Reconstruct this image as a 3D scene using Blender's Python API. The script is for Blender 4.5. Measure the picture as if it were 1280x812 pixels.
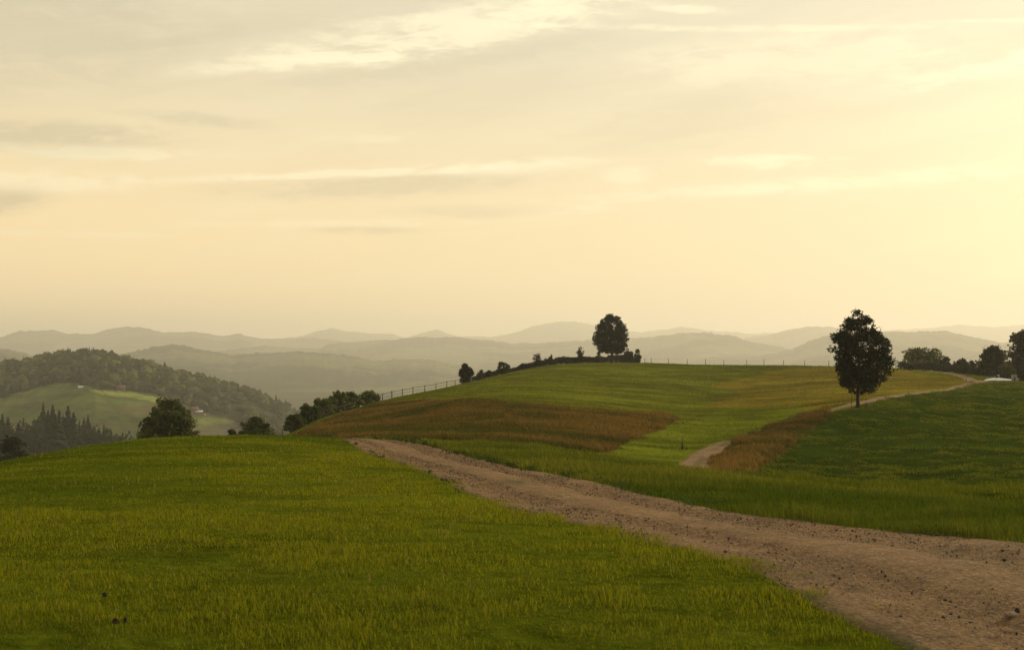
import bpy, math, random
import numpy as np
from mathutils import Vector

for o in list(bpy.data.objects): bpy.data.objects.remove(o)
S = bpy.context.scene
C = S.collection
R = math.radians
rng = np.random.default_rng(11)
random.seed(5)

# ------------------------------------------------------------------ camera
cam = bpy.data.cameras.new('camera'); co = bpy.data.objects.new('camera', cam); C.objects.link(co)
cam.sensor_width = 36.0; cam.lens = 36.0 * 1778.0 / 1280.0
cam.shift_y = 24.0 / 1280.0
cam.clip_start = 0.1; cam.clip_end = 60000.0
co.location = (0, 0, 1.75); co.rotation_euler = (R(90), 0, 0)
cam.dof.use_dof = True; cam.dof.focus_distance = 60.0; cam.dof.aperture_fstop = 6.3
S.camera = co

# ------------------------------------------------------------------ sky, sun, exposure
SUN_AZ, SUN_EL = R(40), R(13)
world = bpy.data.worlds.new('World'); S.world = world; world.use_nodes = True
wt = world.node_tree; wt.nodes.clear()

def NODE(t, kind, **kw):
    n = t.nodes.new(kind)
    for k, v in kw.items(): setattr(n, k, v)
    return n
class Ex:
    """little calculator: every operation becomes a Math node"""
    def __init__(s, t, sock): s.t = t; s.s = sock
    def _op(s, op, *others):
        n = NODE(s.t, 'ShaderNodeMath', operation=op)
        for i, v in enumerate((s,) + others):
            if isinstance(v, Ex): s.t.links.new(v.s, n.inputs[i])
            else: n.inputs[i].default_value = v
        return Ex(s.t, n.outputs[0])
    def __add__(s, o): return s._op('ADD', o)
    __radd__ = __add__
    def __sub__(s, o): return s._op('SUBTRACT', o)
    def __mul__(s, o): return s._op('MULTIPLY', o)
    __rmul__ = __mul__
    def __truediv__(s, o): return s._op('DIVIDE', o)
    def __neg__(s): return s._op('MULTIPLY', -1.0)
    def sq(s): return s._op('MULTIPLY', s)
    def exp(s): return s._op('EXPONENT')
    def pow(s, e): return s._op('POWER', e)
    def abs(s): return s._op('ABSOLUTE')
    def max(s, o): return s._op('MAXIMUM', o)
    def min(s, o): return s._op('MINIMUM', o)
    def step(s, a, b):
        n = NODE(s.t, 'ShaderNodeMapRange', interpolation_type='SMOOTHSTEP')
        s.t.links.new(s.s, n.inputs[0]); n.inputs[1].default_value = a; n.inputs[2].default_value = b
        return Ex(s.t, n.outputs[0])
def mixc(t, f, a, b):
    n = NODE(t, 'ShaderNodeMix', data_type='RGBA')
    for sock, v in ((n.inputs[0], f), (n.inputs[6], a), (n.inputs[7], b)):
        if isinstance(v, Ex): t.links.new(v.s, sock)
        elif hasattr(v, 'links'): t.links.new(v, sock)
        elif isinstance(v, (int, float)): sock.default_value = v
        else: sock.default_value = (*v, 1)
    return n.outputs[2]
def noise(t, vec, scale, detail=4, rough=0.5, dist=0.0):
    n = NODE(t, 'ShaderNodeTexNoise'); n.inputs['Scale'].default_value = scale
    n.inputs['Detail'].default_value = detail; n.inputs['Roughness'].default_value = rough; n.inputs['Distortion'].default_value = dist
    if vec is not None: t.links.new(vec, n.inputs['Vector'])
    return Ex(t, n.outputs[0])
def combine(t, x, y, z):
    n = NODE(t, 'ShaderNodeCombineXYZ')
    for i, v in enumerate((x, y, z)):
        if isinstance(v, Ex): t.links.new(v.s, n.inputs[i])
        else: n.inputs[i].default_value = v
    return n.outputs[0]

def build_sky():
    t = wt
    tc = NODE(t, 'ShaderNodeTexCoord')
    sep = NODE(t, 'ShaderNodeSeparateXYZ'); t.links.new(tc.outputs['Generated'], sep.inputs[0])
    x, y, z = (Ex(t, sep.outputs[i]) for i in range(3))
    az = x._op('ARCTAN2', y)
    el = z.min(1.0)._op('ARCSINE')
    # evening veil: warm and bright towards the sun, grey high on the other side
    ta = az.step(-0.50, 0.42); te = el.step(0.02, 0.25)
    low = mixc(t, ta, (0.92, 0.675, 0.345), (0.73, 0.595, 0.345))
    high = mixc(t, ta, (0.60, 0.53, 0.36), (0.61, 0.55, 0.405))
    veil = mixc(t, te, low, high)
    glow = (-(((az - 0.42).sq() * 9.0) + ((el - 0.065).sq() * 55.0))).exp()
    veil = mixc(t, glow * 0.35, veil, (0.76, 0.68, 0.44))
    # streaks of cirrus, tilted a little, two sizes
    w = combine(t, az * 2.6, el * 20.0 - az * 3.2, 0.0)
    w2 = combine(t, az * 7.0, el * 62.0 - az * 7.0, 3.0)
    n1 = noise(t, w, 1.6, 6, 0.55, 0.6); n2 = noise(t, w2, 1.3, 7, 0.6, 0.9)
    brk = noise(t, combine(t, az * 16.0, el * 60.0, 7.0), 2.2, 8, 0.62, 0.5)
    veil = mixc(t, n1.step(0.46, 0.78) * 0.34, veil, (0.80, 0.71, 0.46))
    veil = mixc(t, n1.step(0.50, 0.26) * 0.30 * te, veil, (0.48, 0.41, 0.26))
    veil = mixc(t, n2.step(0.52, 0.80) * 0.20, veil, (0.80, 0.70, 0.43))
    def blob(u, v, su, sv, tilt):
        a0 = math.atan((u - 640) / 1778.0); e0 = math.atan((430 - v) / 1778.0 * math.cos(a0))
        da = az - a0; de = (el - e0) - da * tilt
        return (-((da * (1778.0 / su)).sq() + (de * (1778.0 / sv)).sq())).exp()
    def ragged(b, lo, hi, k): return (b * ((brk - 0.5) * (k * 2.6) + (n2 - 0.5) * (k * 1.6) + 1.0)).step(lo, hi)
    bright = (0.88, 0.79, 0.53); grey = (0.40, 0.35, 0.235)
    for (u, v, su, sv, tilt, f, col) in (
        (60, 172, 150, 22, 0.02, 0.50, grey), (0, 250, 60, 18, 0.1, 0.52, grey), (250, 150, 90, 9, -0.06, 0.36, grey),
        (470, 233, 210, 16, 0.05, 0.40, grey), (450, 288, 70, 6, 0.0, 0.35, grey), (610, 265, 120, 9, 0.0, 0.25, grey),
        (860, 150, 170, 40, 0.1, 0.16, grey), (30, 40, 260, 70, 0.1, 0.35, grey), (560, 75, 260, 22, 0.15, 0.28, grey)):
        veil = mixc(t, ragged(blob(u, v, su, sv, tilt), 0.10, 0.95, 0.9) * f, veil, col)
    for (u, v, su, sv, tilt, f) in (
        (560, 38, 230, 22, 0.16, 0.85), (400, 74, 150, 8, 0.10, 0.8), (690, 12, 90, 14, 0.2, 0.6), (470, 72, 40, 8, 0.05, 0.8),
        (120, 190, 130, 7, 0.0, 0.55), (60, 228, 130, 10, 0.02, 0.6), (460, 216, 250, 4.5, 0.055, 0.75), (640, 208, 90, 8, 0.05, 0.5),
        (965, 202, 78, 7, -0.03, 0.8), (900, 238, 200, 7, 0.05, 0.5), (1120, 224, 200, 9, 0.05, 0.5), (860, 12, 40, 4, -0.08, 0.7),
        (900, 36, 260, 3.5, -0.035, 0.55), (1240, 26, 60, 2, -0.05, 0.5), (1000, 75, 200, 22, 0.03, 0.5), (1230, 88, 120, 10, 0.15, 0.7),
        (700, 265, 60, 6, 0.1, 0.5), (785, 222, 28, 12, 0.0, 0.5), (450, 174, 60, 5, 0.0, 0.3), (60, 292, 140, 3, 0.0, 0.4), (430, 280, 160, 4, 0.02, 0.35)):
        veil = mixc(t, ragged(blob(u, v, su * 1.15, sv * 1.4, tilt), 0.12, 1.05, 1.5) * (f * 0.80), veil, bright)
    # the rest of the dome: duller overhead and behind
    zen = mixc(t, el.step(0.26, 1.1), veil, (0.40, 0.37, 0.30))
    back = mixc(t, az.abs().step(0.7, 2.4), zen, mixc(t, el.step(0.0, 0.9), (0.42, 0.35, 0.24), (0.34, 0.33, 0.30)))
    down = mixc(t, el.step(-0.02, -0.12), back, (0.20, 0.17, 0.11))
    sky = NODE(t, 'ShaderNodeTexSky', sky_type='NISHITA', sun_disc=False, sun_elevation=SUN_EL, sun_rotation=SUN_AZ)
    sky.dust_density = 4.0; sky.air_density = 1.2
    tenfold = NODE(t, 'ShaderNodeVectorMath', operation='SCALE'); tenfold.inputs['Scale'].default_value = 10.0
    t.links.new(down, tenfold.inputs[0])
    mix = mixc(t, 0.90, sky.outputs[0], tenfold.outputs[0])
    bg = NODE(t, 'ShaderNodeBackground'); bg.inputs['Strength'].default_value = 0.1
    t.links.new(mix, bg.inputs[0])
    out = NODE(t, 'ShaderNodeOutputWorld'); t.links.new(bg.outputs[0], out.inputs[0])
build_sky()

sun = bpy.data.lights.new('sun', 'SUN'); so = bpy.data.objects.new('sun', sun); C.objects.link(so)
sun.energy = 2.0; sun.angle = R(11); sun.color = (1.0, 0.82, 0.52)
sdir = Vector((math.sin(SUN_AZ) * math.cos(SUN_EL), math.cos(SUN_AZ) * math.cos(SUN_EL), math.sin(SUN_EL)))
so.rotation_euler = sdir.to_track_quat('Z', 'Y').to_euler(); so.location = (60, 60, 60)
S.view_settings.view_transform = 'Standard'; S.view_settings.look = 'None'
S.view_settings.exposure = 0.45; S.view_settings.gamma = 1.0
S.render.engine = 'CYCLES'
S.cycles.max_bounces = 6; S.cycles.diffuse_bounces = 3; S.cycles.glossy_bounces = 2
S.cycles.transmission_bounces = 3; S.cycles.transparent_max_bounces = 6; S.cycles.volume_bounces = 1
S.cycles.use_denoising = True

# ------------------------------------------------------------------ terrain as numbers
F = 1778.0          # focal length in photograph pixels
VH = 430.0          # horizon row
EYE = 1.75

def hash2(ix, iy, seed):
    h = (ix.astype(np.int64) * 374761393 + iy.astype(np.int64) * 668265263 + seed * 974634777) & 0xFFFFFFFF
    h = ((h ^ (h >> 13)) * 1274126177) & 0xFFFFFFFF
    h = h ^ (h >> 16)
    return (h & 0xFFFF) / 65535.0

def vnoise(x, y, seed=0):
    xi = np.floor(x); yi = np.floor(y)
    fx = x - xi; fy = y - yi
    fx = fx * fx * fx * (fx * (fx * 6 - 15) + 10); fy = fy * fy * fy * (fy * (fy * 6 - 15) + 10)
    a = hash2(xi, yi, seed); b = hash2(xi + 1, yi, seed)
    c = hash2(xi, yi + 1, seed); d = hash2(xi + 1, yi + 1, seed)
    return (a * (1 - fx) + b * fx) * (1 - fy) + (c * (1 - fx) + d * fx) * fy - 0.5

def fbm(x, y, octaves=4, seed=0, gain=0.5):
    s = 0.0; amp = 1.0
    for o in range(octaves):
        s = s + amp * vnoise(x * 2.03 ** o + 17.3 * o, y * 2.03 ** o - 9.1 * o, seed + o)
        amp *= gain
    return s

# surveyed points of the near land: (direction u, row v, distance d)
CTRL = []
def column(u, pairs):
    for v, d in pairs:
        CTRL.append((u, v, d))
NEAR = [(1219, 4), (819, 8), (690, 12), (650, 15.5)]
column(-500, [(1219, 4), (819, 8), (712, 12), (665, 17), (655, 24), (650, 32), (690, 60), (740, 120), (740, 220), (760, 420), (720, 700)])
column(-150, [(1219, 4), (819, 8), (695, 12), (640, 17), (612, 24), (600, 34), (640, 60), (680, 120), (665, 220), (720, 420), (700, 700)])
column(0,   [(1219, 4), (816, 8), (690, 12), (628, 18), (596, 26), (578, 39), (600, 60), (640, 110), (630, 220), (700, 420), (690, 700)])
column(100, [(1219, 4), (814, 8), (690, 12), (622, 19), (582, 29), (560, 42), (585, 65), (612, 110), (600, 220), (690, 420), (690, 700)])
column(200, [(1219, 4), (814, 8), (690, 12), (618, 20), (574, 31), (550, 47), (575, 70), (590, 120), (592, 220), (680, 420), (690, 700)])
column(300, [(1219, 4), (814, 8), (690, 12), (614, 21), (570, 32), (546, 50), (562, 75), (566, 120), (585, 220), (670, 420), (690, 700)])
column(350, [(546, 51), (556, 80), (548, 140), (556, 170), (600, 230)])
column(400, [(1219, 4), (814, 8), (690, 12), (612, 22), (568, 34), (548, 52), (553, 75), (538, 115), (524, 160), (548, 205), (650, 420), (690, 700)])
column(470, [(690, 12), (612, 22), (568, 38), (551, 55), (551, 80), (533, 115), (516, 148), (504, 192), (524, 245), (630, 420), (690, 700)])
column(520, [(551, 80), (523, 118), (508, 150), (493, 212), (508, 270)])
column(575, [(1219, 4), (814, 8), (690, 12), (612, 22), (577, 34), (556, 50), (550, 80), (504, 125), (492, 172), (481, 238), (496, 300), (600, 420), (690, 700)])
column(640, [(690, 12), (612, 22), (580, 31.5), (558, 45), (553, 80), (507, 122), (485, 180), (465, 268), (478, 330), (590, 450), (690, 700)])
column(745, [(814, 8), (690, 12), (650, 15.5), (605, 23), (574, 38), (563, 82), (513, 125), (470, 230), (454, 300), (468, 360), (570, 470), (690, 700)])
column(850, [(1219, 4), (814, 8), (690, 12), (650, 16), (620, 21), (588, 32), (582, 75), (524, 128), (480, 210), (456, 300), (466, 360), (560, 480), (690, 700)])
column(905, [(690, 12), (633, 19), (600, 29), (586, 75), (558, 92), (530, 122), (490, 200), (457, 300), (466, 360)])
column(1000, [(814, 8), (690, 12), (651, 15.5), (615, 24), (600, 62), (553, 92), (522, 122), (485, 200), (457, 300), (468, 360), (560, 480), (690, 700)])
column(1073, [(690, 12), (660, 14.8), (623, 22), (604, 60), (558, 88), (514, 114), (499, 140), (475, 215), (459, 295), (470, 360)])
column(1160, [(814, 8), (700, 11.6), (670, 14), (630, 21), (602, 57), (545, 93), (494, 155), (476, 205), (463, 270), (480, 340), (570, 480), (690, 700)])
column(1230, [(690, 12), (636, 20.5), (600, 56), (535, 105), (482, 185), (474, 215), (470, 250), (500, 340)])
column(1290, [(1219, 4), (814, 8), (686, 12), (638, 20), (598, 56), (532, 108), (482, 185), (474, 215), (474, 250), (510, 340), (600, 480), (690, 700)])
column(1450, [(1219, 4), (814, 8), (690, 12), (645, 20), (598, 56), (525, 110), (480, 190), (480, 250), (520, 340), (620, 480), (690, 700)])
column(1800, [(1219, 4), (814, 8), (690, 12), (650, 20), (598, 56), (520, 115), (490, 190), (500, 260), (560, 380), (690, 700)])

def _warp(x, y):
    phi = np.clip(np.arctan2(x, y), -0.62, 0.62)
    r = np.sqrt(x * x + y * y)
    return phi * 1.25, np.log(np.clip(r, 3.5, 900)) * 0.42

_c = np.array(CTRL, float)
_cx = _c[:, 2] * (_c[:, 0] - 640) / F; _cy = _c[:, 2]
_s = (_c[:, 1] - VH) / F * _c[:, 2] / np.sqrt(_cx ** 2 + _cy ** 2)
_a, _q = _warp(_cx, _cy)
def _kern(r2):
    return r2 * np.log(r2 + 1e-12)
def _solve():
    n = len(_a)
    K = _kern((_a[:, None] - _a[None]) ** 2 + (_q[:, None] - _q[None]) ** 2) + np.eye(n) * 2e-5
    Pm = np.stack([np.ones(n), _a, _q], 1)
    A = np.zeros((n + 3, n + 3)); A[:n, :n] = K; A[:n, n:] = Pm; A[n:, :n] = Pm.T
    return np.linalg.solve(A, np.concatenate([_s, np.zeros(3)]))
_w = _solve()

def near_height(x, y):
    a, q = _warp(x, y)
    out = np.empty(a.shape)
    af = a.ravel(); qf = q.ravel(); o = out.ravel(); n = len(_a)
    for i in range(0, len(af), 20000):
        aa = af[i:i + 20000, None]; qq = qf[i:i + 20000, None]
        o[i:i + 20000] = _kern((aa - _a) ** 2 + (qq - _q) ** 2) @ _w[:n] + _w[n] + _w[n + 1] * aa[:, 0] + _w[n + 2] * qq[:, 0]
    r = np.sqrt(x * x + y * y)
    z = EYE - o.reshape(a.shape) * r
    t = np.clip((r - 3.5) / 3.5, 0, 1)
    z = z * t + 0.0 * (1 - t)
    phi = np.abs(np.arctan2(x, y))                       # behind the camera: a plain gentle slope
    b = np.clip((phi - 0.62) / 0.7, 0, 1); b = b * b * (3 - 2 * b)
    z = z * (1 - b) + (-0.03 * r) * b
    rough = np.clip(r / 120, 0.12, 1.0)
    return z + rough * (0.10 * fbm(x / 2.6, y / 2.6, 3, 5) + 0.22 * fbm(x / 17, y / 17, 2, 9)) * np.clip((r - 4) / 8, 0, 1)

FLOOR = -150.0
# ridges: distance, half widths before / behind, skyline (u, v), roughness of the crest in metres
RIDGES = [
    (700, 225, 225, [(-900, 565), (-100, 580), (0, 572), (60, 560), (120, 556), (180, 562), (250, 572), (330, 600), (450, 645), (2400, 690)], 2),
    (1560, 600, 465, [(-900, 505), (-200, 476), (-60, 470), (0, 465), (42, 456), (69, 450), (84, 447), (119, 446), (131, 449), (167, 456), (191, 460), (221, 467), (246, 475), (270, 481), (286, 486), (313, 492), (333, 502), (346, 506), (370, 517), (420, 548), (500, 620), (2400, 640)], 4),
    (5400, 1600, 1100, [(-900, 440), (-60, 431), (0, 436), (40, 445), (100, 452), (160, 442), (190, 435), (215, 431), (250, 438), (290, 445), (330, 442), (370, 440), (400, 442), (450, 449), (470, 453), (500, 450), (535, 450), (570, 457), (640, 470), (1000, 478), (1100, 472), (1180, 454), (1210, 447), (1240, 441), (1280, 436), (1400, 428), (2400, 440)], 16),
    (7000, 1500, 1000, [(-900, 445), (800, 446), (950, 444), (990, 437), (1010, 427), (1030, 421), (1042, 418), (1062, 416), (1110, 415), (1140, 416), (1180, 414), (1200, 417), (1225, 423), (1250, 428), (1280, 432), (1400, 440), (2400, 430)], 12),
    (8300, 1600, 1100, [(-900, 438), (100, 446), (240, 442), (295, 436), (330, 433), (370, 435), (400, 435), (415, 430), (460, 427), (500, 425), (530, 422), (570, 422), (610, 425), (640, 430), (700, 427), (745, 425), (790, 423), (810, 421), (840, 418), (862, 416), (882, 416), (900, 419), (920, 422), (940, 427), (960, 431), (990, 437), (1100, 442), (2400, 436)], 12),
    (11200, 1800, 1300, [(-900, 420), (-120, 415), (0, 422), (25, 415), (65, 413), (85, 417), (118, 418), (130, 413), (160, 408), (185, 411), (205, 416), (220, 415), (240, 414), (280, 420), (300, 417), (312, 422), (335, 424), (380, 422), (430, 426), (560, 432), (880, 432), (930, 424), (960, 419), (980, 413), (1010, 410), (1036, 409), (1062, 412), (1090, 418), (1150, 428), (1300, 436), (2400, 420)], 14),
    (14800, 2000, 1500, [(-900, 415), (0, 424), (330, 424), (380, 420), (390, 416.5), (400, 413), (408, 411.5), (414, 409.5), (421, 411.5), (430, 413), (450, 415), (490, 417), (505, 423), (525, 417), (537, 413.5), (545, 411.5), (552, 414), (556, 416), (575, 421), (610, 422), (640, 417), (670, 408), (700, 403), (720, 402), (745, 407), (775, 413), (800, 415), (830, 411), (850, 408), (872, 411), (900, 415), (940, 416), (1000, 419), (1100, 414), (1140, 411), (1165, 409), (1200, 406), (1240, 409), (1280, 406), (1400, 412), (2400, 410)], 14),
]

def far_height(x, y):
    r = np.sqrt(x * x + y * y)
    phi = np.arctan2(x, y)
    u = 640 + F * np.tan(np.clip(phi, -0.9, 0.9))
    z = np.full(x.shape, FLOOR) + 26 * fbm(x / 900, y / 900, 3, 31) + 14 * fbm(x / 260, y / 260, 2, 33)
    for i, (d, wf, wb, sky, rough) in enumerate(RIDGES):
        us = np.array([p[0] for p in sky], float); vs = np.array([p[1] for p in sky], float)
        wig = (1.6 * fbm(u / 26.0, u * 0 + i, 4, 95 + i, 0.6) if i > 1 else 0.0)            # small tops and notches along the skyline
        cz = EYE - (np.interp(u, us, vs) + wig - VH) / F * d
        dd = y if True else r
        dist = np.where(np.abs(phi) < 0.9, y, r) - d - 0.16 * d * fbm(x / (0.21 * d), y / (0.5 * d), 2, 40 + i) * 0.5
        prof = np.where(dist < 0, np.exp(-(dist / wf) ** 2), np.exp(-(dist / wb) ** 2))
        spur = 0.30 * fbm(x / (0.055 * d), y / (0.13 * d), 3, 60 + i)
        prof = np.clip(prof * (1 + spur * (1 - prof) * 2.2), 0, 1)
        zi = FLOOR + (cz - FLOOR) * prof + rough * fbm(x / 30, y / 60, 3, 80 + i, 0.65) * prof * (0.75 if i > 1 else 0.3) + rough * 1.2 * fbm(x / 260, y / 260, 2, 85 + i) * prof * 0.5
        z = np.maximum(z, zi)
    return z

def height(x, y):
    x = np.asarray(x, float); y = np.asarray(y, float)
    r = np.sqrt(x * x + y * y)
    t = np.clip((np.log(np.maximum(r, 1)) - np.log(430)) / (np.log(760) - np.log(430)), 0, 1)
    t = t * t * (3 - 2 * t)
    z = np.zeros(x.shape)
    m = t < 1
    if m.any(): z[m] = near_height(x[m], y[m]) * (1 - t[m])
    m = t > 0
    if m.any(): z[m] += far_height(x[m], y[m]) * t[m]
    return z

def place(u, d):
    """point of the ground in direction u at distance d"""
    x = d * (u - 640) / F
    return x, d, float(height(np.array([x]), np.array([d]))[0])

def hit(u, v, d0=6.0, d1=600.0):
    """distance at which the line of sight (u, v) first meets the ground beyond d0"""
    d = np.exp(np.linspace(np.log(d0), np.log(d1), 900))
    z = height(d * (u - 640) / F, d)
    below = (EYE - d * (v - VH) / F) <= z
    if not below.any():
        sv = VH + (EYE - z) / d * F
        return float(d[np.argmin(sv)])
    return float(d[np.argmax(below)])

# ------------------------------------------------------------------ helpers
def tag(o, label=None, cat=None, group=None, kind=None):
    if label: o['label'] = label
    if cat: o['category'] = cat
    if group: o['group'] = group
    if kind: o['kind'] = kind
    return o
def link(o, parent=None):
    C.objects.link(o)
    if parent: o.parent = parent
    return o
def empty(name, loc, rz=0.0):
    o = bpy.data.objects.new(name, None); o.empty_display_size = 0.3
    o.location = loc; o.rotation_euler = (0, 0, rz)
    return link(o)
def mesh_np(name, verts, faces, mat=None, parent=None, cols=None, smooth=False, loc=None):
    """verts N x 3, faces: list of integer arrays (M x 3 or M x 4)"""
    me = bpy.data.meshes.new(name)
    verts = np.ascontiguousarray(verts, dtype=np.float32)
    faces = [np.asarray(f, dtype=np.int32) for f in faces if len(f)]
    me.vertices.add(len(verts)); me.vertices.foreach_set('co', verts.ravel())
    loops = np.concatenate([f.ravel() for f in faces])
    sizes = np.concatenate([np.full(len(f), f.shape[1], np.int32) for f in faces])
    starts = np.concatenate([[0], np.cumsum(sizes)[:-1]]).astype(np.int32)
    me.loops.add(len(loops)); me.loops.foreach_set('vertex_index', loops)
    me.polygons.add(len(sizes)); me.polygons.foreach_set('loop_start', starts)
    try: me.polygons.foreach_set('loop_total', sizes)
    except Exception: pass
    if smooth: me.polygons.foreach_set('use_smooth', np.ones(len(sizes), bool))
    if cols is not None:
        a = me.color_attributes.new('tint', 'FLOAT_COLOR', 'POINT')
        cc = np.ones((len(verts), 4), np.float32); cc[:, :cols.shape[1]] = cols
        a.data.foreach_set('color', cc.ravel())
    me.update(calc_edges=True); me.validate()
    if mat: me.materials.append(mat)
    o = bpy.data.objects.new(name, me)
    if loc is not None: o.location = loc
    return link(o, parent)

class MB:
    """collects tubes, boxes and sheets into one mesh"""
    def __init__(s): s.v = []; s.q = []; s.t = []; s.n = 0
    def add(s, v, q=(), t=()):
        v = np.asarray(v, float)
        if len(q): s.q.append(np.asarray(q) + s.n)
        if len(t): s.t.append(np.asarray(t) + s.n)
        s.v.append(v); s.n += len(v)
    def tube(s, pts, radii, k=6):
        pts = np.asarray(pts, float); n = len(pts)
        vv = []
        for i in range(n):
            d = pts[min(i + 1, n - 1)] - pts[max(i - 1, 0)]; d = d / (np.linalg.norm(d) + 1e-9)
            ref = np.array([1.0, 0, 0]) if abs(d[0]) < 0.8 else np.array([0, 1.0, 0])
            a = np.cross(d, ref); a /= np.linalg.norm(a); b = np.cross(d, a)
            for j in range(k):
                an = 2 * math.pi * j / k
                vv.append(pts[i] + radii[i] * (math.cos(an) * a + math.sin(an) * b))
        vv.append(pts[0]); vv.append(pts[-1])
        q = [[i * k + j, i * k + (j + 1) % k, (i + 1) * k + (j + 1) % k, (i + 1) * k + j] for i in range(n - 1) for j in range(k)]
        t = [[n * k, (j + 1) % k, j] for j in range(k)] + [[n * k + 1, (n - 1) * k + j, (n - 1) * k + (j + 1) % k] for j in range(k)]
        s.add(vv, q, t)
    def box(s, lo, hi, rz=0.0, at=(0, 0, 0)):
        x0, y0, z0 = lo; x1, y1, z1 = hi
        v = np.array([[x, y, z] for z in (z0, z1) for y in (y0, y1) for x in (x0, x1)], float)
        c, sn = math.cos(rz), math.sin(rz)
        v = np.stack([v[:, 0] * c - v[:, 1] * sn, v[:, 0] * sn + v[:, 1] * c, v[:, 2]], 1) + np.array(at)
        s.add(v, [[0, 2, 3, 1], [4, 5, 7, 6], [0, 1, 5, 4], [2, 6, 7, 3], [0, 4, 6, 2], [1, 3, 7, 5]])
    def build(s, name, mat, parent=None, smooth=False, cols=None, loc=None):
        f = []
        if s.q: f.append(np.concatenate(s.q))
        if s.t: f.append(np.concatenate(s.t))
        return mesh_np(name, np.concatenate(s.v), f, mat, parent, cols, smooth, loc)

# ------------------------------------------------------------------ materials
def material(name):
    m = bpy.data.materials.new(name); m.use_nodes = True
    t = m.node_tree
    return m, t, t.nodes['Principled BSDF']
def vcol(t):
    return NODE(t, 'ShaderNodeVertexColor', layer_name='tint').outputs[0]
def obj_co(t): return NODE(t, 'ShaderNodeTexCoord').outputs['Object']
def geo_pos(t): return NODE(t, 'ShaderNodeNewGeometry').outputs['Position']
def times(t, col, f):
    n = NODE(t, 'ShaderNodeVectorMath', operation='SCALE')
    t.links.new(col, n.inputs[0])
    if isinstance(f, Ex): t.links.new(f.s, n.inputs['Scale'])
    else: n.inputs['Scale'].default_value = f
    return n.outputs[0]
def bump(t, b, h, strength, dist):
    n = NODE(t, 'ShaderNodeBump'); n.inputs['Strength'].default_value = strength; n.inputs['Distance'].default_value = dist
    t.links.new(h.s, n.inputs['Height']); t.links.new(n.outputs[0], b.inputs['Normal'])

def leafy(name, trans=0.35, rough=0.75, spec=0.15):
    """vertex-tinted leaf or blade that lets some light through"""
    m, t, b = material(name)
    col = vcol(t)
    t.links.new(col, b.inputs['Base Color']); b.inputs['Roughness'].default_value = rough
    b.inputs['Specular IOR Level'].default_value = spec
    tr = NODE(t, 'ShaderNodeBsdfTranslucent'); t.links.new(times(t, col, 1.15), tr.inputs[0])
    mx = NODE(t, 'ShaderNodeMixShader'); mx.inputs[0].default_value = trans
    t.links.new(b.outputs[0], mx.inputs[1]); t.links.new(tr.outputs[0], mx.inputs[2])
    t.links.new(mx.outputs[0], t.nodes['Material Output'].inputs[0])
    return m
M_blade = leafy('grass_blade', 0.38, 0.85, 0.04)
M_leaf = leafy('leaf', 0.28, 0.7, 0.12)
M_far_leaf = leafy('far_leaf', 0.1, 0.9, 0.05)

def m_ground():
    m, t, b = material('ground_cover')
    p = geo_pos(t)
    n1 = noise(t, p, 0.35, 5, 0.6); n2 = noise(t, p, 3.2, 5, 0.65); n3 = noise(t, p, 0.045, 4, 0.55)
    f = (n1.step(0.3, 0.7) * 0.35 + n2.step(0.3, 0.7) * 0.55 + n3.step(0.35, 0.65) * 0.30) + 0.42
    t.links.new(times(t, vcol(t), f), b.inputs['Base Color'])
    b.inputs['Roughness'].default_value = 1.0; b.inputs['Specular IOR Level'].default_value = 0.0
    bump(t, b, n2 * 0.6 + noise(t, p, 0.9, 4, 0.6), 0.9, 0.35)
    return m
M_ground = m_ground()

def m_hills():
    m, t, b = material('hill_cover')
    p = geo_pos(t)
    n1 = noise(t, p, 0.012, 5, 0.6); n2 = noise(t, p, 0.09, 4, 0.65)
    f = n1.step(0.3, 0.7) * 0.5 + n2.step(0.3, 0.7) * 0.5 + 0.5
    t.links.new(times(t, vcol(t), f), b.inputs['Base Color'])
    b.inputs['Roughness'].default_value = 1.0; b.inputs['Specular IOR Level'].default_value = 0.0
    return m
M_hills = m_hills()

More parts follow.
